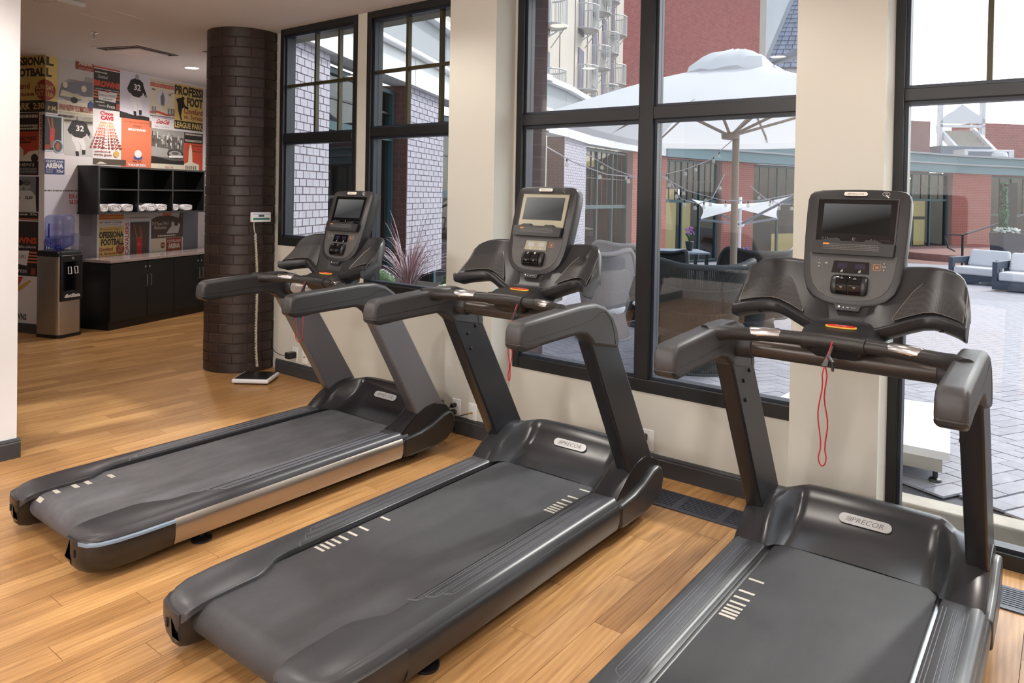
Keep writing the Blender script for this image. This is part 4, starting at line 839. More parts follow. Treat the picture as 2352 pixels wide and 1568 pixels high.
p.lv = 5; p.p([(0,.2),(.5,.18),(.5,.44),(0,.48)],'grey'); p.p(ell(.72,.30,.25,.13,20),'vdark'); p.p(ell(.72,.31,.20,.09,20),'grey'); p.p(ell(.72,.32,.12,.045,16),'dgrey'); p.p([(.52,.18),(.96,.2),(.96,.27),(.52,.24)],'white'); p.p([(0,0),(1,0),(1,.12),(.6,.1),(.3,.16),(0,.2)],'vdark'); p.done('black and white aerial stadium print')
p = Wp(1.434,1.98,1.81,1.884,'cream'); p.t('READ THE',.42,.66,.2,.6,'brick',.01); p.done('cream strip print over the shelf unit')
p = Wp(1.98,2.322,1.815,2.315,'red'); p.r(0,1,.72,1,'black'); p.rs(.05,.95,[(.93,.04),(.79,.02),(.76,.02)],'cream',seed=31); p.t('CLEVELAND P',.15,1,.55,.61,'brick',.0); p.rs(.4,.95,[(.65,.02),(.5,.02)],'black',seed=32); p.p([(.0,0),(0,.16),(.22,.22),(.24,.5),(.3,.68),(.36,.68),(.42,.5),(.44,.22),(.8,.16),(.8,0)],'cream'); 
for k in range(6): p.r(.08+.1*k,.13+.1*k,.02,.12,'dgrey')
p.done('orange score card print with a pale tower')
p = Wp(-.0,.234,1.702,1.865,'navy'); p.t('CLEVELAND',.06,.94,.78,.92,'white',.02); p.t('ARENA',.05,.94,.40,.74,'white',.06); p.t('SPORTS',.06,.4,.24,.35,'lgrey',0); p.t('REVIEW',.06,.4,.08,.19,'lgrey',0); p.t('25¢',.58,.94,.08,.32,'white',.03); p.done('navy arena sports review print, 25 cents')
p = Wp(.0,.60,1.02,1.70,'lav'); p.rs(.0,.66,[(.735,.02)],'dgrey',seed=40); p.t("FOR A",.49,.66,.62,.69,'crimson',.03); p.t("'65 DODGE",.49,.86,.53,.60,'crimson',.03); p.done('pale print with red lettering beside the shelf unit')
p = Wp(.0,.2,.875,1.006,'navy'); p.rs(.05,.9,[(.82,.07)],'lgrey',seed=41); p.t('THE D',.05,.98,.22,.68,'white',.04); p.done('navy print behind the water cooler')
p = Wp(.0,.16,.47,.86,'grey'); p.p([(.2,.2),(.3,.7),(.6,.75),(.8,.4),(.6,.1)],'vdark'); p.done('grey photo print behind the water cooler')
Wp(.0,.1,.104,.46,'red').done('orange red strip behind the cooler')
# under the shelf
p = Wp(.42,.655,.74,1.272,'slate'); p.done('plain grey panel left of the counter niche')
Wp(.655,.683,.74,1.272,'white').done('white corner strip of the counter niche')
p = Wp(.684,1.03,1.195,1.272,'gold'); p.rs(.0,1,[(.1,.2),(.5,.2),(.8,.15)],'red',seed=50); p.done('gold print strip under the shelf unit')
p = Wp(.684,1.03,1.115,1.195,'white'); p.t('THE 1978-79 CAVALIERS',.0,.93,.45,.7,'ink',.02); p.rs(.02,.9,[(.1,.06),(.25,.06),(.8,.06)],'grey',seed=51); p.done('white caption print under the shelf unit')
p = Wp(.684,1.032,.76,1.115,'yellow'); p.t('American League',.02,.86,.86,.96,'brick',.0,.2); p.t('OFESSIONA',.0,.98,.62,.84,'ink',.05); p.t('FOOTBALL',.08,1.0,.38,.60,'ink',.05); p.t('Cleveland',.0,.55,.20,.33,'brick',.02); p.t('vs. Syracuse',.0,.72,.05,.17,'brick',.02); p.p(ell(.85,.24,.17,.17,16,rot=-.5),'brick'); p.t('SUND',.78,.98,.28,.36,'yellow',.01); p.t('OCT. 1',.76,.98,.16,.25,'yellow',.01); p.done('yellow football poster in the counter niche')
p = Wp(1.034,1.442,1.19,1.272,'lgrey'); p.rs(.2,.9,[(.2,.1)],'dgrey',seed=52); p.done('pale grey caption strip under the shelf unit')
p = Wp(1.034,1.442,.75,1.188,'white'); vtext(p,'CAVALIERS',.04,.17,.05,.92,'red'); p.r(.2,.96,.0,.95,'ltblue'); p.r(.22,.92,.0,.92,'brown'); p.p([(.34,.88),(.38,.88),(.46,.6),(.5,.5),(.56,.5),(.6,.58),(.54,.84),(.58,.84),(.68,.56),(.66,.4),(.64,.0),(.46,.0),(.46,.4)],'skin'); p.p([(.47,.44),(.66,.46),(.66,.18),(.46,.18)],'crimson'); p.p([(.46,.15),(.66,.15),(.66,.0),(.45,.0)],'crimson'); p.t('34',.49,.57,.27,.35,'gold',.02); p.done('large basketball card print in the counter niche')
p = Wp(1.444,1.978,.94,1.272,'brown'); p.p([(0,.72),(.15,.82),(.5,.88),(.86,.76),(.9,1),(0,1)],'lgrey'); p.r(.34,.62,.86,1,'orange'); p.t('THE Pause THAT',.02,.54,.50,.62,'cream',.0); p.t('Refreshes',.08,.46,.34,.48,'cream',.0,.2); p.p([(.46,.16),(.56,.36),(.62,.42),(.62,.6),(.7,.6),(.72,.44),(.82,.44),(.84,.56),(.9,.5),(.84,.16)],'lgrey'); p.rs(.2,.75,[(.06,.05)],'cream',seed=53); p.done('brown soft drink print in the counter niche')
p = Wp(1.444,1.69,.75,.937,'cream'); p.p(ell(.78,.52,.15,.22,18),'brick'); p.t('25¢',.69,.88,.44,.6,'cream',.02); p.done('cream print with a round price mark')
p = Wp(1.69,1.96,.75,.937,'brick'); p.t('CLEVELAND',.08,.94,.68,.86,'cream',.02); p.t('ARENA',.12,.9,.25,.6,'cream',.06); p.rs(.3,.7,[(.08,.05)],'cream',seed=54); p.done('brick red arena print in the counter niche')
Wp(1.978,2.25,.74,1.272,'slate').done('plain grey panel right of the counter niche')
Wp(2.25,2.28,.74,1.272,'white').done('white corner strip right of the counter niche')
# shelf unit
M['lam'] = mat('black laminate', (24,24,25), .35, bump=(300,.05)); M['lamE'] = mat('black laminate edge', (60,60,61), .4)
def wbox(u0, u1, d0, d1, z0, z1): return MB().hexa([wl(u0,z0,d0),wl(u1,z0,d0),wl(u1,z0,d1),wl(u0,z0,d1),wl(u0,z1,d0),wl(u1,z1,d0),wl(u1,z1,d1),wl(u0,z1,d1)])
def rel(mb, o): mb.v = [tuple(Vector(p)-o) for p in mb.v]; return mb
so = wl(1.2,1.28,.15); t = thing('shelf_unit', 'black wall shelf unit of six cubby holes holding towels', 'shelf', so)
D0, D1 = .004, .302; us = (.408, .944, 1.475, 2.017)
obj('back_panel', rel(wbox(.41,2.02,D0,.016,1.28,1.805), so), M['lam'], t)
for n_, a, b_, c, d in (('bottom_board',.39,2.035,1.272,1.292),('top_board',.39,2.035,1.79,1.81)): obj(n_, rel(wbox(a,b_,D0,D1,c,d), so), M['lam'], t)
for k, u in enumerate(us): obj('side_panel' if k in (0,3) else 'divider', rel(wbox(u-.009-(.009 if k == 0 else 0),u+.009,D0+.012,D1-.001,1.292,1.79), so), M['lam'], t)
for k in range(3): obj('shelf_board', rel(wbox(us[k]+.009,us[k+1]-.009,D0+.012,D1-.004,1.54,1.557), so), M['lam'], t)
m = MB()
for u in us: 
    b_ = wbox(u-.009,u+.009,D1-.002,D1+.001,1.292,1.79); m.add(b_.v, b_.f)
for a, c, d in ((.408,1.272,1.292),(.408,1.79,1.81),(.408,1.54,1.557)): b_ = wbox(a,2.026,D1-.002,D1+.001,c,d); m.add(b_.v, b_.f)
obj('front_edging', rel(m, so), M['lamE'], t)
# towels: folded rolls
M['towel'] = mat('white towel', (226,224,228), .9, bump=(160,.6)); M['tstripe'] = mat('towel stripe', (70,78,132), .9)
def spiral(w, h, n=26, turns=1.6):
    out = []
    for k in range(n+1):
        f_ = k/n; a = 2*math.pi*turns*f_ + .4; k_ = 1-.62*f_; out.append((w*.5*k_*math.copysign(abs(math.cos(a))**.75, math.cos(a)), h*.5*k_*math.copysign(abs(math.sin(a))**.85, math.sin(a))))
    return out
def towel(u, w, h, label, rot):
    o = wl(u, 1.292, .16); t = thing('rolled_towel', label, 'towel', o, group=None)
    ax1 = (UN + UA*rot).normalized(); ax2 = Vector((-ax1.y, ax1.x, 0)); 
    prof = [(w*.5*math.copysign(abs(math.cos(a))**.6, math.cos(a)), h*.5 + h*.5*math.copysign(abs(math.sin(a))**.7, math.sin(a))) for a in [2*math.pi*k/20 for k in range(20)]]
    L_ = .125
    ring = lambda s, k, j: [ax1*s + ax2*(x*k) + Vector((0,0,(z-h/2)*k+h/2+(.002*math.sin(i*1.7+j)))) for i, (x, z) in enumerate(prof)]
    b_ = obj('roll', MB().loft([ring(-L_,.96,1), ring(-.06,1,2), ring(.02,1.01,3), ring(.09,1,4), ring(L_-.006,.97,5), ring(L_,.90,6)]), M['towel'], t, smooth=60)
    sp = spiral(w*.94, h*.94); m = MB(); m.tube([ax1*(L_+.001) + ax2*x + Vector((0,0,h/2+z)) for x, z in sp], [.0055]*(len(sp)-1)+[.004], 6)
    obj('fold', m, M['towel'], t, smooth=60)
    obj('stripe', MB().tube([ax1*s + ax2*(w*.06+.01*s) + Vector((0,0,h*1.0+.001)) for s in (-L_,-.04,.03,L_-.005)], [.004]*4, 5), M['tstripe'], b_)
cubby = ('left', 'middle', 'right')
for ci, k, u, w, h, r_ in ((0,0,.475,.135,.092,.10),(0,1,.655,.155,.095,-.1),(0,2,.825,.15,.092,-.12),(1,0,1.005,.115,.072,.08),(1,1,1.165,.16,.094,-.1),(1,2,1.34,.155,.088,-.14),(2,0,1.535,.125,.085,.05),(2,1,1.77,.16,.08,-.25)):
    towel(u, w, h, f"{('leftmost','second','third')[k]} rolled white towel in the bottom {cubby[ci]} cubby hole", r_)
# base cabinets and counter
CZ = .742
fo = wl(.43,0,.2); cg = 'black base cabinets under the counter'
cu = (.42,.933,1.35,1.77,2.30)
for k, (a, b_) in enumerate(((cu[0],cu[2]),(cu[2],cu[4]))):
    o = wl((a+b_)/2,0,.23); t = thing('base_cabinet', ('black double door base cabinet at the left end, next to the water cooler','black double door base cabinet partly hidden behind the brick pillar')[k], 'cabinet', o, group=cg)
    obj('body', rel(wbox(a+.001,b_-.001,.016,.44,.0,CZ-.001), o), M['lam'], t)
    obj('toe_kick', rel(wbox(a+.001,b_-.001,.44,.442,.0,.085), o), M['blk2'], t)
    mid = cu[1] if k == 0 else cu[3]
    for j, (c, d) in enumerate(((a,mid),(mid,b_))):
        dr = obj('door', rel(wbox(c+.003,d-.003,.441,.461,.09,CZ-.012), o), M['lam'], t, bevel=.002)
        hu = d-.03 if j == 0 else c+.03
        m = MB(); m.tube([wl(hu,.575,.462)-o, wl(hu,.575,.492)-o, wl(hu,.445,.492)-o, wl(hu,.445,.462)-o], .0055, 8); obj('handle', m, M['steel'], dr, smooth=40)
        obj('lock', MB().lathe([(.011,0),(.011,.005),(.006,.006)], wl(hu,.665,.461)-o, 14, ax=(UA,Vector((0,0,1)),UN)), M['chrome'], dr)
stone = mat('pink grey stone', (168,152,148), .18, noise=(60,.16))
tag(obj('countertop', rel(wbox(.40,2.33,.006,.485,CZ,CZ+.032), wl(1.3,CZ,.24)), stone, loc=wl(1.3,CZ,.24), bevel=.003), 'pinkish grey speckled stone countertop on the black cabinets', 'countertop')
# water cooler with bottle
co_ = wl(.03, 0, .185); ct = thing('water_cooler', 'stainless steel and black water cooler at the corner of the patterned wall', 'water cooler', co_)
A_, B_ = UA, UN
def cl3(a, b_, z): return A_*a + B_*b_ + Vector((0,0,z))
def rr_(w, d, r, n=5):
    out = []
    for cx, cy, a0 in ((w-r,d-r,0),(-w+r,d-r,90),(-w+r,-d+r,180),(w-r,-d+r,270)):
        for k in range(n+1): a = R(a0+90*k/n); out.append((cx+r*math.cos(a), cy+r*math.sin(a)))
    return out
W_, D_ = .145, .165
sec = rr_(W_, D_, .05)
obj('steel_body', MB().loft([[cl3(x,y,z) for x, y in sec] for z in (.03,.86)]), M['steel'], ct, smooth=40)
obj('base_trim', MB().loft([[cl3(x*1.03,y*1.03,z) for x, y in sec] for z in (0,.035)]), M['blk2'], ct, smooth=40)
obj('top_cover', MB().loft([[cl3(x*k,y*k,z) for x, y in sec] for z, k in ((.845,1.03),(.885,1.03),(.9,.97),(.902,.5))]), M['blk2'], ct, smooth=40)
fp = MB(); fp.hexa([cl3(a,b_,z) for z in (.38,.86) for a, b_ in ((-W_+.02,D_-.05),(W_-.01,D_-.05),(W_-.01,D_+.012),(-W_+.02,D_+.012))])
pf = obj('front_panel', fp, M['blk2'], ct, bevel=.01)
obj('recess', MB().hexa([cl3(a,b_,z) for z in (.49,.79) for a, b_ in ((-W_+.045,D_+.006),(W_-.035,D_+.006),(W_-.035,D_+.0135),(-W_+.045,D_+.0135))]), M['gloss'], pf)
for a in (-.03,.045):
    m = MB(); m.tube([cl3(a-.018,D_+.016,.735),cl3(a+.018,D_+.016,.735),cl3(a+.013,D_+.03,.665),cl3(a-.022,D_+.03,.665)], .005, 6, closed=True); obj('tap', m, M['white'], ct)
obj('indicator', MB().lathe([(.016,0),(.014,.004)], cl3(.01,D_+.012,.825), 14, ax=(A_,Vector((0,0,1)),B_)), M['chrome'], ct)
m = MB(); m.text('distillata', -.085,.10,.415,.455, lambda a, z: cl3(a,D_+.0126,z), bold=.04, shear=.1); obj('lettering', m, M['white'], pf)
M['bottle'] = glass('bottle plastic', (.82,.84,.97), .12, .05, .14, (120,128,190)); M['water'] = glass('bottle water', (.72,.76,.97), .05, 0, .12, (70,80,160))
bp_ = [(.035,.0),(.05,.012),(.125,.05),(.135,.075),(.135,.12),(.129,.13),(.135,.14),(.135,.21),(.129,.22),(.135,.23),(.135,.32),(.128,.352),(.10,.372),(.0,.378)]
bt = thing('water_bottle', 'large translucent blue water bottle upside down on the cooler', 'bottle', co_ + Vector((0,0,.903)))
obj('bottle_shell', MB().lathe(bp_, n=32), M['bottle'], bt, smooth=50)
obj('water', MB().lathe([(max(0,r-.006), z) for r, z in bp_ if z < .15] + [(.128,.15)], n=32), M['water'], bt, smooth=50)
obj('handle', MB().tube([cl3(-.137,.02,.14),cl3(-.15,.03,.16),cl3(-.15,.03,.26),cl3(-.137,.02,.28)], .009, 8), mat('bottle handle blue', (40,56,150), .4), bt, smooth=50)
cu_ = wl(.235,.80,.17); t = thing('cup_dispenser', 'clear tube cup dispenser on the wall beside the water cooler', 'dispenser', cu_)
obj('tube', MB().lathe([(.042,-.24),(.042,.27)], n=20), glass('clear plastic', (.85,.88,.95), .1, .05, .18, (120,128,150)), t, smooth=50)
obj('collar', MB().lathe([(.046,-.25),(.046,-.21),(.044,-.2)], n=20), M['blk2'], t)
# ---------------------------------------------------------------- courtyard
YF = Vector((-math.sin(R(YAW)), math.cos(R(YAW)), 0)); YR = Vector((math.cos(R(YAW)), math.sin(R(YAW)), 0))
def gz(d): return -.033*max(0., d-4)
def yd(l, d, z=0.): return YR*l + YF*d + Vector((0,0,z))
def yg(l, d, z=0.): return yd(l, d, gz(d)+z)
M['paver'] = mat('concrete paver', (156,155,164), .75, noise=(14,.10), objrand=.09, bump=(80,.3))
M['joint'] = mat('paver joint sand', (92,92,98), .9)
M['pave2'] = mat('paving beyond', (150,149,158), .8, noise=(5,.08))
M['conc'] = mat('kerb concrete', (176,170,160), .8, noise=(9,.10), bump=(60,.4)); M['gravel'] = mat('gravel', (120,118,116), .95, noise=(140,.5), bump=(160,1.))
# ground sheet (sloping away from the house), pavers on it
def ground_z(x, y): return gz(Vector((x,y,0)).dot(YF))
KY = 4.36
gm = MB(); GX = [-40,-12,-6,-3,0,3,6,12,40]; GY = [KY+.04,6,8,11,15,22,32,46]
vs = [(x,y,ground_z(x,y)-.012) for y in GY for x in GX]; n_ = len(GX)
gm.add(vs, [(j*n_+i, j*n_+i+1, (j+1)*n_+i+1, (j+1)*n_+i) for j in range(len(GY)-1) for i in range(n_-1)])
crt = obj('courtyard', gm, M['joint'], kind='structure')
PA, PB = .24, .12
def herring():
    out = []; ang = R(62); ca, sa = math.cos(ang), math.sin(ang)
    for i in range(-70, 110):
        for j in range(-60, 60):
            for kind in (0, 1):
                # herringbone lattice in units of PB
                bx = (i + 2*j*1.0)*1.0; by = (i - 2*j*1.0)*1.0
                if kind == 0: x0, y0, w, h = bx, by, 2, 1
                else: x0, y0, w, h = bx+2, by-1, 1, 2
                cx, cy = (x0+w/2)*PB, (y0+h/2)*PB
                X_, Y_ = cx*ca - cy*sa - 3.0, cx*sa + cy*ca + 8.0
                out.append((X_, Y_, kind, ang))
    return out
hb = [h for h in herring() if h[1] > KY+.2 and h[1] < 17 and -9 < h[0] < 7]
def seen(x, y):
    d = Vector((x,y,0)).dot(YF); l = Vector((x,y,0)).dot(YR); return d > 2 and -.35 < l/d < .75
hb = sorted([h for h in hb if seen(h[0], h[1])], key=lambda h: h[0]**2+h[1]**2)
SL = math.atan(.033); nrm = (Vector((0,0,1)) + YF*.033).normalized()
q_ = Vector((0,0,1)).rotation_difference(nrm)
pv = {k: mesh('paver', MB().box(-w/2+.003, w/2-.003, -h/2+.003, h/2-.003, -.012, .0), M['paver']) for k, (w, h) in enumerate(((PA,PB),(PB,PA)))}
def inW(h):    # visible through the double or the tall window
    x, y = h[0], h[1]; t_ = WY/y; xx = x*t_; zz = CAMZ + (ground_z(x,y)-CAMZ)*t_
    return (-2.9 < xx < -1.05 and zz > .45) or (-.68 < xx < .3 and zz > -.05)
near = [h for h in hb if inW(h)][:300]; ns = set(id(h) for h in near); rest = MB()
from mathutils import Quaternion
for h in hb:
    if id(h) in ns:
        o = link('paver', pv[h[2]], crt, loc=(h[0], h[1], ground_z(h[0],h[1]) + RND.uniform(-.001,.002)))
        o.rotation_mode = 'QUATERNION'; o.rotation_quaternion = q_ @ Quaternion((0,0,1), h[3])
    else:
        w, hh = ((PA,PB),(PB,PA))[h[2]]; ca, sa = math.cos(h[3]), math.sin(h[3]); w = w/2-.003; hh = hh/2-.003; P = []
        for z in (-.014, 0):
            for a, b_ in ((-w,-hh),(w,-hh),(w,hh),(-w,hh)):
                x, y = h[0]+a*ca-b_*sa, h[1]+a*sa+b_*ca; P.append((x, y, ground_z(x,y)+z))
        rest.hexa(P)
obj('paver', rest, M['paver'], crt, kind='stuff')
far = MB(); vs = [(x,y,ground_z(x,y)-.006) for y in (15.5,22,32,46) for x in GX]
far.add(vs, [(j*n_+i, j*n_+i+1, (j+1)*n_+i+1, (j+1)*n_+i) for j in range(3) for i in range(n_-1)])
side = [(x,y,ground_z(x,y)-.006) for y in (KY+.1,8,11,15.5) for x in (5,12,40)]
far.add(side, [(j*3+i, j*3+i+1, (j+1)*3+i+1, (j+1)*3+i) for j in range(3) for i in range(2)])
obj('courtyard_far_paving', far, M['pave2'], kind='structure')
obj('kerb', MB().box(-3.2, 6, KY-.10, KY+.05, -.3, .012), M['conc'], kind='structure', bevel=.01)
obj('gravel_strip', MB().box(-3.2, 6, WY+.15, KY-.10, -.35, -.13), M['gravel'], kind='structure')
obj('eave_soffit', MB().box(-7, 6, WY+.15, WY+.42, CH-.005, CH+.2), mat('soffit grey green', (128,130,122), .8), kind='structure')
# ---- curved wing: brick piers, white band, windows
M['lilac'] = mat('pale lilac brick', (172,169,180), .8, noise=(30,.06), objrand=.05); M['lilacm'] = mat('lilac mortar', (104,94,100), .9)
M['brickr'] = mat('red brick', (150,82,72), .85, noise=(30,.12), objrand=.12); M['brickrm'] = mat('red brick mortar', (170,140,132), .9)
M['brickb'] = mat('brown brick', (98,68,62), .85, noise=(30,.12), objrand=.1); M['brickbm'] = mat('brown mortar out', (116,92,86), .9)
M['band'] = mat('white band panel', (212,214,214), .7, noise=(3,.04)); M['bandg'] = mat('grey fascia', (150,156,160), .7); M['teal'] = mat('teal fascia', (96,128,136), .6); M['tealf'] = mat('teal frame', (40,72,78), .5)
M['inn'] = mat('dark interior', (32,27,26), .9); M['lit'] = mat('lit room wall', (196,172,110), .8, emit=((214,186,120), .42)); M['lith'] = mat('lit lamp', (255,240,200), .8, emit=((255,236,190), 3.))
M['wgl'] = glass('far window glass', (.8,.84,.86), .06, .02, graz=.25)
def pier(name, label, a, b_, z0, z1, L_, H_, mb, mm, depth=.35, ret=None, group=None, parts=True, th=.05):
    # vertical brick face from a to b (plan points), bricks proud of the mortar
    A, B = Vector((a[0],a[1],0)), Vector((b_[0],b_[1],0)); base = (A+B)/2; base.z = z0; dx = (B-A); W_ = dx.length; dx.normalize(); nn = Vector((dx.y,-dx.x,0))
    t = thing(name, label, 'brick pier', base, group=group)
    P = lambda u, z, d: A + dx*u + nn*d + Vector((0,0,z)) - base
    obj('core', MB().hexa([P(u,z,d) for z in (z0,z1) for u, d in ((0,-.004),(W_,-.004),(W_,-depth),(0,-depth))]), mm, t)
    nc = max(1, round((z1-z0)/H_)); H_ = (z1-z0)/nc; nb = max(1, round(W_/L_)); L_ = W_/nb; g = L_*.045; gz_ = H_*.07
    full = mesh('brick', MB().hexa([dx*u + nn*d + Vector((0,0,z)) for z in (gz_,H_-gz_) for u, d in ((g,0),(L_-g,0),(L_-g,-th),(g,-th))]), mb)
    half = mesh('brick', MB().hexa([dx*u + nn*d + Vector((0,0,z)) for z in (gz_,H_-gz_) for u, d in ((g,0),(L_/2-g*.5,0),(L_/2-g*.5,-th),(g,-th))]), mb)
    st = MB()
    for c in range(nc):
        us = [(k*L_, full) for k in range(nb)] if c % 2 == 0 else [(0,half)] + [((k+.5)*L_, full) for k in range(nb-1)] + [(W_-L_/2,half)]
        for u, me in us:
            off = P(u, z0+c*H_, RND.uniform(-.0015,.0025))
            if parts: link('brick', me, t, loc=off)
            else: st.add([Vector(v.co)+off for v in me.vertices], [tuple(p.vertices) for p in me.polygons])
    if not parts: obj('brick', st, mb, t, kind='stuff')
    return t, nn
def seg(a, b_, z0, z1, d0, d1, mb=None):      # slab along a->b, offset d0..d1 along the outward normal
    A, B = Vector((a[0],a[1],0)), Vector((b_[0],b_[1],0)); dx = (B-A).normalized(); nn = Vector((dx.y,-dx.x,0)); mb = mb or MB()
    return mb.hexa([P + nn*d + Vector((0,0,z)) for z in (z0,z1) for P, d in ((A,d0),(B,d0),(B,d1),(A,d1))])
yp = lambda l, d: (yd(l,d).x, yd(l,d).y)
pier('brick_pier', 'pale lilac brick pier close outside the left window', yp(-2.16,7.05), yp(-2.00,7.95), .25, 3.06, .165, .080, M['lilac'], M['lilacm'], depth=.28)
pier('brick_pier', 'pale lilac brick pier behind the plants in the second window', yp(-1.47,10.2), yp(-1.12,11.76), .35, 3.06, .224, .082, M['lilac'], M['lilacm'], depth=.3)
c9 = yp(-1.475,10.19); c9b = (yd(-1.475,10.19) + (YR*-.976+YF*.216)*.46); pier('brick_pier', 'dark brown brick return beside the pale pier in the second window', (c9b.x,c9b.y), c9, .35, 3.06, .23, .082, M['brickb'], M['brickbm'], depth=.06)
pier('brick_pier', 'pale lilac brick pier seen left in the double window, under the white band', yp(1.2,17), yp(1.92,19.1), gz(18), 2.92, .2, .068, M['lilac'], M['lilacm'], parts=False)
pier('brick_pier', 'brown brick return left of the distant pale pier', yp(.80,16.9), yp(1.2,17), gz(17), 2.92, .2, .07, M['brickb'], M['brickbm'], parts=False, depth=.06)
pier('brick_pier', 'dark purple brick corner just outside the double window, at its left side', yp(-.02,5.2), yp(.235,5.2), .0, 3.6, .25, .087, mat('dark purple brick', (84,70,78), .8, noise=(30,.1), objrand=.1), M['lilacm'], depth=.5)
for k, (a, b_, lab) in enumerate((((3.62,22.0),(5.15,24.4),'red brick pier behind the string lights, left of the umbrella pole'),((7.61,26.5),(9.15,27.7),'red brick pier behind the white umbrella pole'),((20.5,34),(22.95,35),'red brick pier behind the lounge armchairs'))):
    pier('brick_pier', lab, yp(*a), yp(*b_), gz(a[1])-.1, 2.93, .26, .078, M['brickr'], M['brickrm'], parts=False, depth=.5)
# band / fascia along the curve
Q = [(-2.24,6.75),(-2.16,7.1),(-2.0,7.95),(-1.80,8.9),(-1.47,10.2),(-1.12,11.76),(-.55,13.4),(.05,14.7),(.68,15.8),(1.2,17),(1.9,19.1),(2.8,20.7),(3.7,22.1),(5.0,24.2),(6.3,25.4),(7.6,26.5),(9.1,27.6),(11.2,29),(14,30.6),(17.1,32),(20.5,34),(22.9,35),(25.2,36),(30,38)]
fa = thing('curved_fascia', 'curved white and teal fascia band running round the courtyard over the brick piers', 'fascia', yd(1.2,17,2.92)); fo = yd(1.2,17,2.92)
for i in range(len(Q)-1):
    a, b_ = yp(*Q[i]), yp(*Q[i+1]); tl = Q[i][0] > 4.5; zo = (.14,.14,.14,.14,.14,.12,.08,.04)[i] if i < 8 else 0
    if tl:
        for z0, z1, d0, d1, mt in ((2.90,3.27,-.3,.14,M['teal']),(3.27,3.34,-.3,.24,M['bandg']),(3.34,3.66,-.3,.18,M['teal']),(3.66,3.74,-.3,.30,M['bandg'])):
            obj('fascia_panel', rel(seg(a,b_,z0,z1,d0,d1), fo), mt, fa)
    else:
        A, B = Vector(a), Vector(b_); e = (B-A).normalized()*.008
        obj('band_panel', rel(seg(tuple(A+e),tuple(B-e),2.915+zo,3.30+zo,-.25,.10), fo), M['band'], fa)
        obj('band_joint', rel(seg(a,b_,2.92+zo,3.29+zo,-.25,.085), fo), M['bandg'], fa)
        obj('gutter', MB().tube([yd(*Q[i],3.34+zo)-fo + Vector((e.y,-e.x,0)).normalized()*.16, yd(*Q[i+1],3.34+zo)-fo + Vector((e.y,-e.x,0)).normalized()*.16], .05, 10), M['offw'], fa, smooth=60)
        obj('upper_panel', rel(seg(tuple(A+e),tuple(B-e),3.36+zo,3.98+zo,-.3,.02), fo), M['bandg'], fa)
        obj('cornice', rel(seg(a,b_,3.98+zo,4.10+zo,-.3,.16), fo), M['offw'], fa)
# upper terrace railing seen top of the second window
tr_ = thing('terrace_railing', 'dark vertical bar railing on the terrace above the white band, top of the second window', 'railing', yd(-.9,11.5,4.1))
ro = yd(-.9,11.5,4.1); a, b_ = yd(-1.45,10.6,4.24), yd(.25,15.4,4.2); nb = 34
obj('parapet', rel(seg((a.x,a.y),(b_.x,b_.y),4.24,4.5,-.5,-.2), ro), M['conc'], tr_); obj('rail', MB().tube([a+Vector((0,0,1.3))-ro-Vector((.25,0,0)), b_+Vector((0,0,1.3))-ro-Vector((.25,0,0))], .04, 6), M['frame'], tr_)
for k in range(nb):
    P = a + (b_-a)*(k/nb) - ro - Vector((.25,0,0)); obj('baluster', MB().tube([P+Vector((0,0,.25)), P+Vector((0,0,1.3))], .022, 5), M['frame'], tr_)
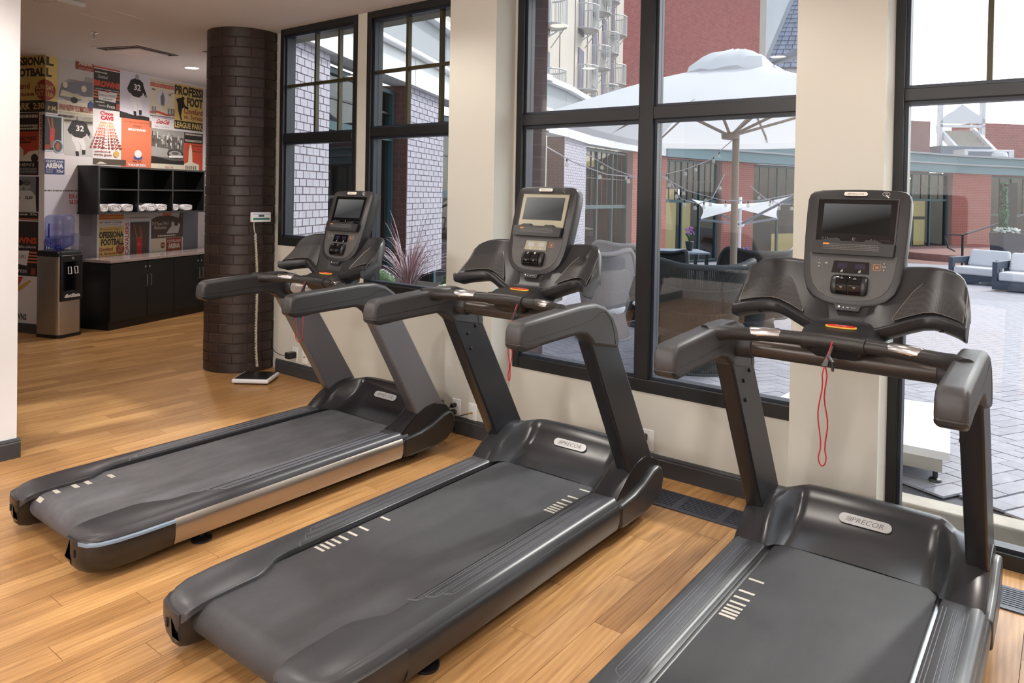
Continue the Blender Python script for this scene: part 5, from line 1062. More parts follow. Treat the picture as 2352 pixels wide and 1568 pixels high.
# window bays between the piers: interior box, teal frame, muntins, glass
def bay(label, a, b_, z0, z1, n, sill=None, lit=(), trans=.5, back=.9, grid=2):
    A, B = yd(*a), yd(*b_); base = (A+B)/2; base.z = z0; dx = (B-A); W_ = dx.length; dx.normalize(); nn = Vector((dx.y,-dx.x,0)); A = A - nn*.22
    t = thing('courtyard_window', label, 'window', base)
    P = lambda u, z, d: A + dx*u + nn*d + Vector((0,0,z)) - base
    def bx(u0,u1,za,zb,d0,d1): return MB().hexa([P(u,z,d) for z in (za,zb) for u, d in ((u0,d0),(u1,d0),(u1,d1),(u0,d1))])
    m = MB(); h = bx(0,W_,z0,z1,-back-.03,-back); m.add(h.v,h.f)
    for q in (bx(-.05,0,z0,z1,-back,0), bx(W_,W_+.05,z0,z1,-back,0), bx(0,W_,z1,z1+.03,-back,0), bx(0,W_,z0-.03,z0,-back,0)): m.add(q.v,q.f)
    obj('room', m, M['inn'], t)
    for (u0,u1,f0,f1,kind) in lit: obj('lit_wall', bx(u0*W_,u1*W_,z0+f0*(z1-z0),z0+f1*(z1-z0),-back,-back+.02), M['lith'] if kind else M['lit'], t)
    H = z1-z0; zt = z0+trans*H; fw = .06*max(1,W_/3)**.5
    fr = bx(0,fw,z0,z1,-.05,.05)
    for q in (bx(W_-fw,W_,z0,z1,-.05,.05), bx(fw,W_-fw,z0,z0+fw,-.05,.05), bx(fw,W_-fw,z1-fw,z1,-.05,.05)): fr.add(q.v,q.f)
    obj('frame', fr, M['tealf'], t); obj('transom', bx(fw,W_-fw,zt-.05,zt+.05,-.05,.05), M['tealf'], t)
    for k in range(1,n): obj('mullion', bx(W_*k/n-fw*.5,W_*k/n+fw*.5,z0+fw,z1-fw,-.045,.045), M['tealf'], t)
    mu = MB()
    for k in range(n*grid):
        if k % grid: q = bx(W_*k/(n*grid)-.014,W_*k/(n*grid)+.014,zt+.05,z1-fw,-.02,.02); mu.add(q.v,q.f)
    q = bx(fw,W_-fw,(zt+z1)/2-.014,(zt+z1)/2+.014,-.02,.02); mu.add(q.v,q.f); obj('muntin_grid', mu, M['frame'], t)
    obj('pane', bx(fw,W_-fw,z0+fw,z1-fw,-.005,.003), M['wgl'], t)
    if sill: obj('sill', bx(-.1,W_+.1,z0-.12,z0,-.1,.12), M['conc'], t); q = bx(0,W_,gz(b_[1])-.3,z0-.12,-.3,.06); obj('brick_base', q, M['brickb'], t)
    return t
bay('dark teal framed glass door bay between the two near pale piers', (-1.97,8.0), (-1.50,10.15), .0, 2.98, 1, lit=((.3,.6,.05,.4,0),), trans=.78)
bay('shaded window bay right of the pale pier in the second window', (-1.10,11.8), (.75,16.0), .0, 2.84, 4, lit=((.05,.3,.1,.45,0),(.6,.8,.3,.6,0)), trans=.55)
bay('large gridded window bay with warm lamps behind the string lights', (1.95,19.15), (3.6,21.95), gz(20), 2.84, 3, lit=((.0,.98,.88,.97,0),(.30,.42,.90,.93,1),(.0,.2,.04,.30,0)), trans=.53, grid=3)
bay('wide gridded window bay left of the umbrella pole', (5.2,24.45), (7.55,26.4), gz(25), 2.84, 3, lit=((.42,.62,.0,.72,0),(.66,.74,.66,.72,1),(.72,.9,.1,.6,0)), trans=.60, grid=3)
bay('wide dark gridded window bay right of the umbrella pole', (9.2,27.75), (13.2,30.1), gz(29), 2.84, 3, lit=((.02,.26,.0,.62,0),(.06,.14,.60,.66,1),(.5,1,.0,.26,0)), trans=.62, grid=3)
bay('dark window bay mostly hidden behind the second pier', (13.3,30.2), (16.3,31.6), gz(31), 2.84, 3, trans=.6)
bay('teal framed window bay with lit yellow rooms, right of the tall window frame', (16.9,32.0), (20.4,33.95), -.72, 2.84, 3, sill=True, lit=((.30,.62,.44,.66,0),(.70,.95,.44,.66,0),(.74,.95,.06,.40,0),(.62,.68,.93,.95,1)), trans=.66)
bay('dark brown window bay behind the tall planter', (23.0,35.05), (29.5,37.8), gz(36)+.5, 2.84, 4, trans=.45)
# ---- tall buildings behind
M['tower'] = mat('pale concrete', (196,188,178), .85, noise=(.6,.05)); M['redw'] = None
def brick_shader(name, c1, c2, mort, sx):
    m = mat(name, c1, .9); t = m.node_tree; n = t.nodes; L = t.links; b = n['Principled BSDF']; uvn = n.new('ShaderNodeTexCoord'); bk = n.new('ShaderNodeTexBrick')
    bk.inputs['Color1'].default_value = lin(c1)+(1,); bk.inputs['Color2'].default_value = lin(c2)+(1,); bk.inputs['Mortar'].default_value = lin(mort)+(1,)
    bk.inputs['Scale'].default_value = sx; bk.inputs['Mortar Size'].default_value = .012; L.new(uvn.outputs['Object'], bk.inputs[0]); L.new(bk.outputs[0], b.inputs['Base Color']); return m
M['redw'] = brick_shader('far red brick', (170,100,98), (154,88,86), (186,142,136), 1.6)
def wallthing(name, label, cat, a, b_, z0, z1, mt, th=2., parent=None):
    A, B = yd(*a), yd(*b_); dx = B-A; W_ = dx.length; ang = math.atan2(dx.y, dx.x); t = thing(name, label, cat, A + Vector((0,0,z0)), 0)
    o = obj('wall', MB().box(0, W_, 0, z1-z0, 0, th), mt, t, rot=(R(90),0,ang)); o.location = (0,0,0)
    # box built in its own xy (so the brick texture follows the face), turned upright: thickness runs behind
    o.scale = (1,1,-1); return t, W_, dx.normalized()
tw, W1, d1 = wallthing('concrete_tower', 'pale concrete apartment tower with curved wire balconies, left behind the umbrella', 'building', (1.05,28.5), (7.1,48), -1, 34, M['tower'])
nn1 = Vector((d1.y,-d1.x,0))
M['rail'] = mat('balcony wire', (206,206,204), .4, .3); M['twin'] = mat('tower window', (120,124,140), .2)
for k in range(1,7): 
    u = W1*k/7; obj('panel_joint', MB().hexa([d1*(u+a)+nn1*b_+Vector((0,0,z)) for z in (0,35) for a, b_ in ((-.03,0),(.03,0),(.03,.03),(-.03,.03))]), mat('joint', (150,142,134), .9) if k == 1 else bpy.data.materials['joint'], tw)
bal = None
for ci, u in enumerate((.5,7.2,10.6,13.4,16.2)):
    for fl_ in range(1,8):
        z = 3.4 + fl_*2.9 + (1.3 if ci % 2 else 0)
        w = obj('window', MB().hexa([d1*(u+a)+nn1*b_+Vector((0,0,z+c)) for c in (-.2,2.0) for a, b_ in ((-.6,-.05),(.6,-.05),(.6,.05),(-.6,.05))]), M['twin'], tw)
        if ci == 0 and fl_ > 6: continue
        if bal is None:
            m = MB(); arc = [(-.75,.05),(-.68,.45),(-.4,.75),(0,.86),(.4,.75),(.68,.45),(.75,.05)]
            cv = lambda a, b_, zz: d1*a + nn1*b_ + Vector((0,0,zz))
            for zz in (0,1.15): m.tube([cv(a,b_,zz) for a, b_ in arc], .035, 5)
            for k in range(25):
                t_ = math.pi*k/24; a, b_ = -.75*math.cos(t_), .05+.81*math.sin(t_)**.8; m.tube([cv(a,b_,0), cv(a,b_,1.15)], .014, 4)
            fl2 = MB().flat([(a,b_) for a, b_ in arc], lambda a, b_: cv(a,b_,.0)); m.add(fl2.v, fl2.f)
            m.tube([cv(-.7,.05,-.7), cv(0,.84,0)], .03, 4); m.tube([cv(.7,.05,-.7), cv(0,.84,0)], .03, 4)
            bal = mesh('balcony', m, M['rail'])
        link('balcony', bal, tw, loc=d1*u+Vector((0,0,z)))
rt, W2, d2 = wallthing('red_brick_building', 'tall blank red brick building behind the umbrella', 'building', (6.9,50), (20.0,60), -1, 36, M['redw'], th=6)
pt, W3, d3 = wallthing('white_building', 'tall white painted building between the red wall and the slate roof', 'building', (20.3,62), (30,68), -1, 36, mat('white painted brick', (214,220,226), .8, noise=(.8,.04)), th=5)
obj('pilaster', MB().hexa([d3*a+Vector((d3.y,-d3.x,0))*b_+Vector((0,0,z)) for z in (0,37) for a, b_ in ((.3,0),(1.1,0),(1.1,.25),(.3,.25))]), M['tower'], pt)
# slate roof
rf0 = yd(18.4,45,8); t = thing('slate_roofed_house', 'white clapboard house with a steep slate roof beside the second pier', 'house', rf0)
A, B, C_, D2 = yd(15.3,45,9.6), yd(21.5,44,9.6), yd(23,50,9.6), yd(17,51,9.6); ap = yd(18.6,46.3,17.0)
roof = MB().add([p-rf0 for p in (A,B,C_,D2,ap)], [(0,1,4),(1,2,4),(2,3,4),(3,0,4),(3,2,1,0)])
ro_ = obj('roof', roof, mat('slate blue', (130,142,162), .6), t)
sl = {}
for r_ in range(26):
    f0, f1 = r_/26, (r_+1)/26; a0, b0 = A+(ap-A)*f0, B+(ap-B)*f0; nrm_ = (B-A).cross(ap-A).normalized()*-1
    if nrm_.dot(YF) > 0: nrm_ = -nrm_
    a1, b1 = A+(ap-A)*(f1+.01), B+(ap-B)*(f1+.01); m = sl.setdefault('s', MB()); nbk = max(1, int(16*(1-f0)))
    for k in range(nbk):
        p0, p1 = a0+(b0-a0)*(k/nbk+.004), a0+(b0-a0)*((k+1)/nbk-.004); q0, q1 = a1+(b1-a1)*(k/nbk+.004), a1+(b1-a1)*((k+1)/nbk-.004)
        m.hexa([x - rf0 for x in (p0, p1, q1, q0, p0+nrm_*.12, p1+nrm_*.12, q1+nrm_*.03, q0+nrm_*.03)])
obj('slates', sl['s'], mat('slate tiles', (150,160,180), .6, objrand=.1, noise=(2,.2)), ro_, kind='stuff')
m = MB()
for k in range(28):
    p = A+(ap-A)*(k/28) - rf0; e = (ap-A).normalized(); m.obox(p+e*.14+nrm_*.12, (e, (B-A).normalized(), nrm_), (.15,.13,.05))
obj('hip_tiles', m, mat('hip tile', (168,176,184), .6), ro_, kind='stuff')
obj('wall', MB().hexa([x - rf0 + Vector((0,0,z)) for z in (-10.6,0) for x in (A+YF*.4,B+YF*.4,C_,D2)]), mat('white clapboard', (224,228,230), .7), t)
# right side far things above the fascia
pr_ = lambda l, d: (l, d)
bt_, _, _ = wallthing('brown_brick_block', 'plain brown brick block beyond the teal fascia at the tall window', 'building', (20.6,40), (23.15,40.6), 3, 6.0, mat('brown brick far', (150,116,112), .9, noise=(3,.06)))
wallthing('red_brick_wall', 'weathered red brick wall at the far right beyond the rooftop units', 'building', (28.5,45), (34,46), 3, 6.45, M['redw'])
g0 = yd(27,44,6); t = thing('white_gazebo', 'white gabled rooftop structure with fretwork beyond the fascia', 'gazebo', g0)
obj('gable', MB().prism([(-1.3,.4),(-1.0,.75),(-.5,1.05),(0,1.45),(.5,1.1),(1.0,.8),(1.4,.5),(1.4,.3),(-1.3,.3)], 0, .3, lambda a, z, c: YR*a+YF*c+Vector((0,0,z))), M['offw'], t)
obj('beam', MB().hexa([YR*a+YF*c+Vector((0,0,z)) for z in (.05,.2) for a, c in ((-1.3,0),(1.4,0),(1.4,.3),(-1.3,.3))]), M['offw'], t)
for a in (-1.25,1.3): obj('post', MB().hexa([YR*(a+x)+YF*c+Vector((0,0,z)) for z in (-3,2.1) for x, c in ((-.1,0),(.1,0),(.1,.3),(-.1,.3))]), M['offw'], t)
s0 = yd(27.0,42.3,4.1); t = thing('roof_stair', 'pale exterior stair between the brown block and the red wall', 'stairs', s0)
for k in range(9): obj('step', MB().hexa([YR*a+YF*(c+.28*k)+Vector((0,0,z+.2*k)) for z in (0,.2) for a, c in ((-.95,0),(.95,0),(.95,.3),(-.95,.3))]), M['conc'], t)
for a in (-1.05,1.05): obj('stringer', MB().hexa([YR*(a+x)+Vector((0,0,z))+YF*c for c, z, x in ((0,-.1,-.08),(0,-.1,.08),(2.5,1.7,.08),(2.5,1.7,-.08),(0,.4,-.08),(0,.4,.08),(2.5,2.2,.08),(2.5,2.2,-.08))]), M['offw'], t)
def rbox(name, label, cat, l, d, z, w, dp, h, mt):
    o = yd(l,d,z); t = thing(name, label, cat, o); e = obj('casing', MB().hexa([YR*a+YF*b_+Vector((0,0,c)) for c in (0,h) for a, b_ in ((-w,0),(w,0),(w,dp),(-w,dp))]), mt, t, bevel=.02); return t
M['hv'] = mat('rooftop unit grey', (120,128,142), .5)
t = rbox('rooftop_unit', 'dark grey rooftop unit behind the louvred one on the teal building', 'rooftop unit', 24.9,40.2,3.7,1.4,1.2,.95, M['hv'])
t = rbox('rooftop_unit', 'louvred grey rooftop unit with a white end on the teal building', 'rooftop unit', 24.9,38.2,3.7,1.3,1.0,.62, M['offw'])
obj('louvre', MB().hexa([YR*a+YF*b_+Vector((0,0,c)) for c in (.08,.52) for a, b_ in ((-1.1,-.03),(1.0,-.03),(1.0,.0),(-1.1,.0))]), M['hv'], t)
t = thing('roof_vent', 'round white roof vent beside the louvred unit', 'vent', yd(24.9,37.4,3.7)); obj('cap', MB().lathe([(.34,0),(.34,.18),(.37,.2),(.37,.25),(.3,.42),(.15,.45)], n=20), M['offw'], t, smooth=40)
# ---- big parasol
M['canvas'] = mat('white canvas', (236,238,240), .85); 
cvs = M['canvas'].node_tree; cb = cvs.nodes['Principled BSDF']; trl = cvs.nodes.new('ShaderNodeBsdfTranslucent'); trl.inputs[0].default_value = (.8,.8,.82,1); mxs = cvs.nodes.new('ShaderNodeMixShader'); mxs.inputs[0].default_value = .35
cvs.links.new(cb.outputs[0], mxs.inputs[1]); cvs.links.new(trl.outputs[0], mxs.inputs[2]); cvs.links.new(mxs.outputs[0], cvs.nodes['Material Output'].inputs[0])
M['beige'] = mat('beige pole', (150,134,118), .5); M['alu'] = mat('grey arm', (110,116,126), .4, .4)
uo = yg(3.2,10.5); t = thing('large_parasol', 'huge white canvas parasol with a beige pole in the courtyard', 'parasol', uo)
cr = [yd(.39,9.2,2.60), yd(3.45,7.2,2.60), yd(6.2,11.6,2.58), yd(2.72,14.0,2.60)]; apx = yd(3.17,10.5,3.52); rows = []
def can(fr, drop=0.):
    out = []
    for i in range(4):
        a, b_ = cr[i], cr[(i+1)%4]
        for k in range(6):
            f_ = k/6; p = a+(b_-a)*f_; p = p + (apx-p)*fr; p.z = (a.z+(b_.z-a.z)*f_)*(1-fr) + apx.z*fr + .05*math.sin(math.pi*fr)*1.2 - .05*math.sin(math.pi*f_)*(1-fr) - drop; out.append(p-uo)
    return out
obj('canopy', MB().loft([can(f_) for f_ in (0,.2,.4,.6,.8,.9)]+[can(.99)], False), M['canvas'], t, smooth=35)
obj('valance', MB().loft([can(0), can(.0,.10)], False), M['canvas'], t, smooth=30)
rr2 = random.Random(3); top_ = []
for fr, dz_ in ((.72,.03),(.73,.09),(.81,.15),(.9,.19),(.985,.19)):
    top_.append([p + Vector((0,0,dz_ + (rr2.uniform(-.07,.08) if fr < .85 else rr2.uniform(-.02,.02)))) for p in can(fr)])
obj('vent_flap', MB().loft(top_, False), M['canvas'], t, smooth=35)
hub = yd(3.12,10.5,2.46)-uo
obj('hub', MB().lathe([(.05,-.05),(.12,-.04),(.13,.03),(.05,.06)], hub, 16), M['beige'], t, smooth=40)
for i in range(4):
    for f_ in (0,.5): 
        a = cr[i]+(cr[(i+1)%4]-cr[i])*f_; fr = .45; e = a+(apx-a)*fr; e.z = a.z*(1-fr)+apx.z*fr-.03
        obj('strut', MB().tube([hub, e-uo], .022, 6), M['beige'], t); obj('rib', MB().tube([a-uo+Vector((0,0,-.02)), apx-uo-Vector((0,0,.1))], .018, 6), M['beige'], t)
obj('pole', MB().tube([yd(3.2,10.5,2.5)-uo, Vector((0,0,.0))], .05, 14), M['beige'], t, smooth=50)
obj('base', MB().lathe([(.4,0),(.4,.05),(.08,.08)], n=24), M['alu'], t)
obj('top_arm', MB().tube([apx-uo+Vector((0,0,.02))+YR*.55, yd(3.95,9.3,3.56)-uo, yd(4.02,9.0,3.3)-uo, yg(4.02,9.0,0)-uo], .06, 8), M['alu'], t, smooth=50)
# ---- small tulip parasol further back
so2 = yg(5.15,16.5); t = thing('small_parasol', 'small white four pointed parasol tilted like a sail, behind the rope chairs', 'parasol', so2)
cs = [yd(4.17,17.0,1.53), yd(3.97,15.4,1.11), yd(5.65,14.5,1.66), yd(6.36,17.5,1.10)]; cm_ = yd(5.1,16.3,1.42)
g_ = []
for i in range(9):
    row = []
    for j in range(9):
        a, b_ = i/8, j/8; p = cs[0]*(1-a)*(1-b_)+cs[1]*a*(1-b_)+cs[2]*a*b_+cs[3]*(1-a)*b_
        k_ = 16*a*(1-a)*b_*(1-b_); ins = .16*(4*a*(1-a)*(1-4*b_*(1-b_)) + 4*b_*(1-b_)*(1-4*a*(1-a))); p = p + (cm_-p)*ins; p.z += .16*k_*.6; row.append(p-so2)
    g_.append(row)
obj('canopy', MB().loft(g_, False, False), M['canvas'], t, smooth=60)
ph = yd(5.17,16.5,.98)-so2
obj('pole', MB().tube([Vector((0,0,0)), yd(5.16,16.5,1.6)-so2], .035, 10), M['offw'], t, smooth=50); obj('hub', MB().lathe([(.06,-.06),(.09,-.03),(.09,.05),(.05,.07)], ph, 12), M['offw'], t)
for c in cs: obj('arm', MB().tube([ph, c-so2], .028, 6), M['alu'], t)
obj('base', MB().lathe([(.3,0),(.3,.05),(.05,.07)], n=20), M['alu'], t)
# ---- string lights
M['bulb'] = glass('bulb glass', (.95,.95,.93), .22, .02, .3, (235,235,225)); M['wire'] = mat('light string wire', (168,168,176), .5)
def bulbs(label, pts, us):
    P = [yd(*p) for p in pts]; o = P[0]; t = thing('string_lights', label, 'string lights', o); path = []
    for a, b_ in zip(P, P[1:]): path += [a + (b_-a)*k/8 - Vector((0,0,.0)) for k in range(8)]
    path.append(P[-1]); obj('wire', MB().tube([p-o for p in path], .007, 5), M['wire'], t)
    for u in us:
        x = u*(len(path)-1); i = min(int(x), len(path)-2); p = path[i]+(path[i+1]-path[i])*(x-i)-o
        b_ = obj('bulb', MB().lathe([(.008,-.03),(.017,-.045),(.024,-.064),(.021,-.082),(.006,-.09)], p, 10), M['bulb'], t, smooth=50)
        obj('socket', MB().lathe([(.01,.0),(.01,-.035)], p, 8), M['frame'], b_)
bulbs('string of clear bulbs at the left of the double window, hanging to the mullion', [yd_ for yd_ in ((.36,8.2,2.12),(.72,8.6,1.96),(1.15,9.0,1.84),(1.55,9.3,1.82))], (.25,.6,.93))
bulbs('second string of bulbs crossing the pale pier to the umbrella', [(.95,9.5,2.12),(1.35,9.9,1.94),(1.75,10.2,1.83),(2.1,10.6,1.83)], (.2,.52,.8))
bulbs('string of bulbs rising to the parasol pole', [(1.95,9.9,1.85),(2.35,10.0,1.95),(2.75,10.2,2.1),(3.12,10.4,2.4)], (.12,.35,.48,.72,.8))
bulbs('long sagging string of bulbs across the right pane of the double window', [(1.9,9.6,1.88),(2.3,9.6,1.66),(2.8,9.7,1.54),(3.3,9.8,1.54),(3.9,9.9,1.66)], (.1,.22,.38,.52,.68,.84,.98))
bulbs('low looped string of bulbs left of the parasol pole', [(1.98,9.2,1.78),(2.15,9.3,1.55),(2.4,9.4,1.49),(2.6,9.5,1.56),(2.85,9.8,1.9)], (.15,.3,.45,.6,.72,.9))
bulbs('string of bulbs falling to the right behind the second pier', [(3.35,10.3,1.75),(3.6,10.4,1.58),(3.85,10.5,1.5),(4.2,10.6,1.5)], (.2,.45,.65,.85))
# ---- rope chairs
M['rope'] = mat('dark rope', (42,46,46), .7); M['ropeg'] = mat('grey rope', (150,146,148), .75); M['cush'] = mat('outdoor cushion', (226,226,230), .9); M['tframe'] = mat('chair frame charcoal', (44,50,54), .5)
def rope_chair(label, l, d, rz, w=.42, h=.92, rope=None, sofa=False, fr=None, step=1):
    t = thing('rope_armchair' if not sofa else 'rope_loveseat', label, 'armchair' if not sofa else 'sofa', yg(l,d), R(YAW)+rz, group=None); rope = rope or M['rope']; fr = fr or M['tframe']
    # local: back at -y (towards the gym), open to +y ; hour-glass drum
    def arcp(r, z, a0, a1, n, e=.85): return [Vector((w*r*math.cos(a)/.42*.42 if False else (w)*r*math.cos(a), .40*r*e*math.sin(a), z)) for a in [a0+(a1-a0)*k/n for k in range(n+1)]]
    N_ = 60 if not sofa else 90; A0, A1 = R(180+18), R(360-18)
    A0, A1 = R(150), R(390)
    def top(a): return h - .32*sm(-.45,.4,math.sin(a)) - .05*sm(.5,1,-math.sin(a))
    tops = []; mids = []; bots = []
    for k in range(N_+1):
        a = A0+(A1-A0)*k/N_; c, s_ = math.cos(a), math.sin(a)
        tops.append(Vector((w*1.12*c, .44*s_, top(a)))); mids.append(Vector((w*.74*c, .31*s_, .34))); bots.append(Vector((w*.98*c, .40*s_, .03)))
    obj('top_rail', MB().tube(tops, .032, 8), fr, t, smooth=60); obj('waist_ring', MB().tube(mids, .014, 6), fr, t, smooth=60)
    for f_ in (.35,.68): obj('hoop', MB().tube([m_+(tp-m_)*f_ for m_, tp in zip(mids,tops)], .010, 5), fr, t, smooth=60)
    full = [Vector((w*.98*math.cos(a), .40*math.sin(a), .02)) for a in [2*math.pi*k/36 for k in range(36)]]
    obj('base_ring', MB().tube(full, .02, 6, closed=True), fr, t, smooth=60)
    m = MB()
    for k in range(0, N_+1):
        for j in (0,.5):
            if k == N_ and j: continue
            i1 = min(k+1, N_); lp = lambda L: L[k]+(L[i1]-L[k])*j; m.tube([lp(tops), lp(mids), lp(bots)], .0085, 4, cap=False)
    obj('rope_weave', m, rope, t, kind='stuff')
    obj('seat', MB().lathe([(.05,.33),(.33,.33),(.345,.36),(.34,.40),(.30,.43),(.05,.44)], n=28), M['cush'] if rope is M['ropeg'] else M['tframe'], t, smooth=50).scale = (w/.42, .95, 1)
    return t
rope_chair('large dark rope armchair seen from behind, right pane of the double window', 1.85, 7.2, R(2), w=.47, h=1.08)
rope_chair('grey rope armchair with white cushion, left pane of the double window', 1.14, 8.95, R(-18), w=.33, h=1.10, rope=M['ropeg'], fr=M['ropeg'])
rope_chair('dark rope armchair beyond, half hidden by the mullion', 1.98, 10.1, R(160), w=.40, h=1.02)
rope_chair('second grey rope armchair behind the first one', 1.62, 11.6, R(30), w=.42, h=1.12, rope=M['ropeg'], fr=M['ropeg'])
rope_chair('grey rope loveseat further back under the small parasol', 3.75, 11.2, R(6), w=.50, h=1.06, sofa=True)
rope_chair('dark rope armchair behind the right treadmill console', 2.72, 8.3, R(-20), w=.34, h=.80)
t = thing('side_table', 'round white pedestal side table between the rope armchairs', 'table', yg(1.62,7.95)); obj('top', MB().lathe([(.02,.52),(.27,.52),(.285,.53),(.28,.545),(.02,.546)], n=32), M['offw'], t, smooth=40); obj('pedestal', MB().lathe([(.2,0),(.2,.02),(.12,.06),(.09,.25),(.12,.5),(.16,.52)], n=24), M['steel'], t, smooth=40)
def far_table(label, l, d, w, h):
    t = thing('dining_table', label, 'table', yg(l,d), R(YAW)); obj('top', MB().box(-w,w,-.4,.4,h-.03,h), mat('table top blue grey', (140,156,172), .4) if 'table top blue grey' not in bpy.data.materials else bpy.data.materials['table top blue grey'], t, bevel=.005)
    for sx in (-1,1):
        for sy in (-1,1): obj('leg', MB().box(sx*(w-.05)-.025,sx*(w-.05)+.025,sy*.35-.025,sy*.35+.025,0,h-.03), M['tframe'], t)
far_table('blue grey outdoor table holding the pink flower pot', 2.75, 12.0, .42, .96)
M['leaf'] = mat('leaf green', (66,104,62), .7); M['pink'] = mat('pink flower', (190,130,200), .7); M['violet'] = mat('violet flower', (112,112,196), .7); M['wfl'] = mat('white flower', (224,230,224), .8); M['yfl'] = mat('yellow flower', (222,220,110), .8)
def potted(label, o, fl, pot=True, n=40, seed=1):
    t = thing('potted_flower', label, 'flower pot', o); rr = random.Random(seed)
    if pot: obj('pot', MB().lathe([(.045,0),(.065,.10),(.07,.15),(.06,.155)], n=14), M['tframe'], t, smooth=40)
    m = MB()
    for k in range(16):
        a = rr.random()*6.28; m.tube([(0,0,.14),(.03*math.cos(a),.03*math.sin(a),.22),(.075*math.cos(a),.075*math.sin(a),.27+rr.random()*.04)], [.008,.007,.002], 4)
    obj('leaves', m, M['leaf'], t, kind='stuff'); m = MB()
    for k in range(n):
        a, r_, z = rr.random()*6.28, rr.random()*.07, .27+rr.random()*.12; c = Vector((r_*math.cos(a), r_*math.sin(a), z))
        m.lathe([(.004,-.014),(.016,0),(.004,.014)], c, 6)
    obj('petals', m, fl, t, kind='stuff')
potted('pink hyacinth in a dark pot on the outdoor table', yg(2.93,12.0,.96), M['pink'], seed=2)
potted('violet hyacinth beyond the loveseat', yg(4.05,12.6,.62), M['violet'], seed=3)
potted('second violet hyacinth leaning to the right beyond the loveseat', yg(4.32,12.5,.56), M['violet'], seed=4)
# ---- lounge armchairs at right
M['loungef'] = mat('lounge frame slate', (76,84,98), .5)
def lounge(label, l, d, rz, w=.5, dp=.46):
    t = thing('lounge_armchair', label, 'armchair', yg(l,d), R(YAW)+rz)
    for s in (-1,1):
        m = MB(); m.box(s*w-.05,s*w+.05,-dp,dp,.02,.17); m.box(s*w-.05,s*w+.05,-dp,dp,.48,.64); m.box(s*w-.05,s*w+.05,-dp,-dp+.12,.17,.48); m.box(s*w-.05,s*w+.05,dp-.12,dp,.17,.48); obj('arm_frame', m, M['loungef'], t)
    obj('base', MB().box(-w+.05,w-.05,-dp,dp,.02,.22), M['loungef'], t); obj('back_frame', MB().box(-w+.05,w-.05,dp-.08,dp,.22,.64), M['loungef'], t)
    obj('seat_cushion', MB().box(-w+.055,w-.055,-dp+.01,dp-.1,.22,.42), M['cush'], t, bevel=.05, seg=3)
    obj('back_cushion', MB().hexa([(-w+.07,dp-.28,.42),(w-.07,dp-.28,.42),(w-.07,dp-.1,.42),(-w+.07,dp-.1,.42),(-w+.09,dp-.12,.84),(w-.09,dp-.12,.84),(w-.09,dp-.0,.82),(-w+.09,dp-.0,.82)]), M['cush'], t, bevel=.06, seg=3)
lounge('slate framed lounge armchair with white cushions, the farther left one', 11.9, 18.4, R(-58), w=.55)
lounge('slate framed lounge armchair with white cushions, the nearer right one', 11.6, 16.3, R(-50), w=.55)
# terrace steps, handrail, tall planter
te = MB()
for l0, dd, z, rr3 in ((19.2,30,-.78,4.6),(19.6,30.6,-.5,3.6)): te.lathe([(rr3,-.4),(rr3,0),(rr3-.05,.02),(.1,.02)], yd(l0,dd,z), 48)
obj('terrace_step', te, mat('brick red paving', (150,112,104), .85, noise=(6,.1)), kind='structure', smooth=30)
ho = yg(15.3,25.0); t = thing('handrail', 'dark metal handrail with a curled end by the terrace steps', 'handrail', ho)
obj('rail', MB().tube([yd(14.3,24.0,.50)-ho, yd(14.25,24,.42)-ho, yd(14.4,24.05,.05)-ho, yd(14.7,24.2,-.06)-ho], .03, 6), M['frame'], t); obj('bar', MB().tube([yd(14.3,24.0,.5)-ho, yd(14.9,24.1,.48)-ho, yd(16.8,24.4,1.05)-ho, yd(18.4,24.8,1.5)-ho], .03, 6), M['frame'], t); obj('post', MB().tube([yd(14.9,24.1,.48)-ho, yd(14.9,24.1,-.75)-ho], .04, 6), M['frame'], t)
po = yg(12.4,18.4,); po = yd(14.8,21.8,gz(21.8)); t = thing('tall_planter', 'tall tapered dark planter with white flowers around a slim ivy column', 'planter', po, R(YAW))
obj('planter_box', MB().hexa([(-.26,-.26,0),(.26,-.26,0),(.26,.26,0),(-.26,.26,0),(-.33,-.33,1.25),(.33,-.33,1.25),(.33,.33,1.25),(-.33,.33,1.25)]), mat('planter dark', (60,64,76), .6), t)
obj('column', MB().box(-.16,.16,-.16,.16,1.2,2.75), M['vd'] if 'vd' in M else M['frame'], t)
m = MB(); rr = random.Random(8)
for k in range(320):
    z = 1.3+1.45*rr.random(); x = -.17 + rr.uniform(-.05,.03); y = rr.uniform(-.2,.1); m.flat([(0,0),(.03,.015),(.05,0),(.03,-.02)], lambda a, b_: Vector((x+a*rr.uniform(.6,1.2), y-.02+b_*.5, z+b_*1.6)))
obj('ivy', m, mat('ivy green', (60,128,84), .6), t, kind='stuff'); m = MB()
for k in range(160): a = rr.random()*6.28; r_ = .16+.2*rr.random(); m.lathe([(.01,-.02),(.04,0),(.01,.025)], (r_*math.cos(a)*(1 if math.cos(a) < 0 else .8), r_*math.sin(a), 1.27+.2*rr.random()*(1.2-r_*2)), 6)
obj('flowers', m, M['wfl'], t, kind='stuff')
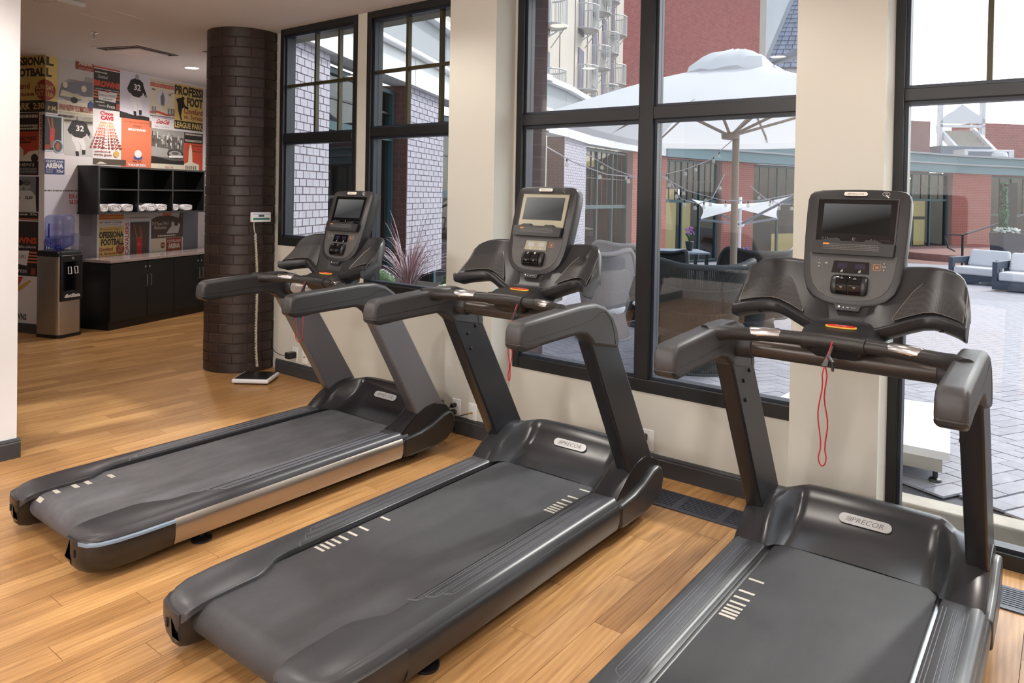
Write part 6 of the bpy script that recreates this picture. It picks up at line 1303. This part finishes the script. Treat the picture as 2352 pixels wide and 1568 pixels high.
# low white platform outside the tall window
t = thing('low_platform', 'low white platform on short feet just outside the tall window', 'platform', (-1.0, 5.12, 0))
obj('top', MB().hexa([(x+1.0,y-5.12,z) for z in (.155,.20) for x, y in ((-1.62,4.62),(-.50,4.64),(-.62,5.72),(-1.55,5.62))]), M['offw'], t); obj('apron', MB().hexa([(x+1.0,y-5.12,z) for z in (.07,.155) for x, y in ((-1.58,4.66),(-.54,4.68),(-.66,5.68),(-1.51,5.58))]), M['steel'], t)
for x, y in ((-.58,4.74),(-.70,5.6),(-1.5,5.5),(-1.52,4.74)): obj('foot', MB().lathe([(.035,0),(.03,.012),(.014,.02),(.014,.07)], (x+1.0,y-5.12,0), 12), M['blk2'], t)
# ---- planting outside the second window
bx = thing('planter_bed', 'dark planting bed outside the second window', 'planter', (-4.55, 4.55, 0)); bo = Vector((-4.55,4.55,0))
obj('box', MB().box(-1.35,.95,-.42,.5,0,.72), M['brickb'], bx); obj('soil', MB().box(-1.3,.9,-.38,.45,.72,.735), mat('soil', (46,40,36), .95, noise=(40,.4)), bx)
M['blade'] = mat('purple grass blade', (150,116,124), .6, noise=(3,.35)); M['blade2'] = mat('pale grass blade', (206,190,200), .6)
gr = thing('fountain_grass', 'purple fountain grass with long arching blades in the planting bed', 'plant', (-4.52,4.46,.735)); rr = random.Random(12); ms = [MB(), MB()]
for k in range(150):
    a = rr.random()*6.28; L_ = .30+.42*rr.random(); out = .14+.52*rr.random(); w = .004+.004*rr.random(); pts = []
    for j in range(7):
        f_ = j/6; r_ = .05+out*f_**1.5; z = L_*(1.35*f_-.75*f_*f_*(1.0 if out > .3 else .45)); pts.append(Vector((r_*math.cos(a), r_*math.sin(a)*.7, z)))
    tn = Vector((-math.sin(a), math.cos(a), 0)); up = Vector((0,0,1)); ms[0 if rr.random() < .65 else 1].loft([[p-tn*w*(1-j/6.5), p+tn*w*(1-j/6.5), p+up*w*.5*(1-j/6.5)] for j, p in enumerate(pts)])
obj('blades', ms[0], M['blade'], gr, kind='stuff', smooth=60); obj('pale_blades', ms[1], M['blade2'], gr, kind='stuff', smooth=60)
def mound(label, o, r_, mt, name='flower_mound', n=260, sz=.012, seed=1):
    t = thing(name, label, 'plant', o); rr = random.Random(seed); m = MB(); g = MB(); g.lathe([(r_*.9,0),(r_*.95,r_*.35),(r_*.6,r_*.75),(.02,r_*.85)], n=16); obj('foliage', g, M['leaf'], t, smooth=60)
    for k in range(n):
        a, f_ = rr.random()*6.28, rr.random(); rad = r_*(.98-.15*rr.random()); el = math.acos(1-f_); c = Vector((rad*math.sin(el)*math.cos(a), rad*math.sin(el)*math.sin(a), rad*.95*math.cos(el)))
        m.lathe([(sz*.2,-sz*.6),(sz,0),(sz*.2,sz*.7)], c, 5)
    obj('blooms', m, mt, t, kind='stuff'); return t
mound('white flower mound left of the purple grass', (-4.88,4.42,.735), .17, M['wfl'], seed=2)
mound('white flower mound right of the purple grass, at the pier edge', (-3.98,4.36,.735), .12, M['wfl'], seed=3)
mound('dark green shrub behind the purple grass', (-4.16,4.80,.735), .22, mat('dark leaf', (44,74,46), .6), name='green_shrub', n=420, sz=.02, seed=4)
ys = mound('yellow green flowering shrub at the sill of the left window', (-6.05,5.2,.95), .2, M['yfl'], name='yellow_shrub', n=300, sz=.022, seed=5)
obj('pot', MB().lathe([(.12,-.96),(.17,-.1),(.18,0),(.05,.01)], n=20), M['tframe'], ys, smooth=40)
sp_ = thing('stone_post', 'rough pale stone post beside the purple grass', 'post', (-5.13,4.5,.735)); obj('shaft', MB().box(-.09,.09,-.09,.09,0,.30), M['conc'], sp_, bevel=.02); obj('cap', MB().box(-.13,.13,-.12,.12,.30,.42), M['conc'], sp_, bevel=.04, seg=3)
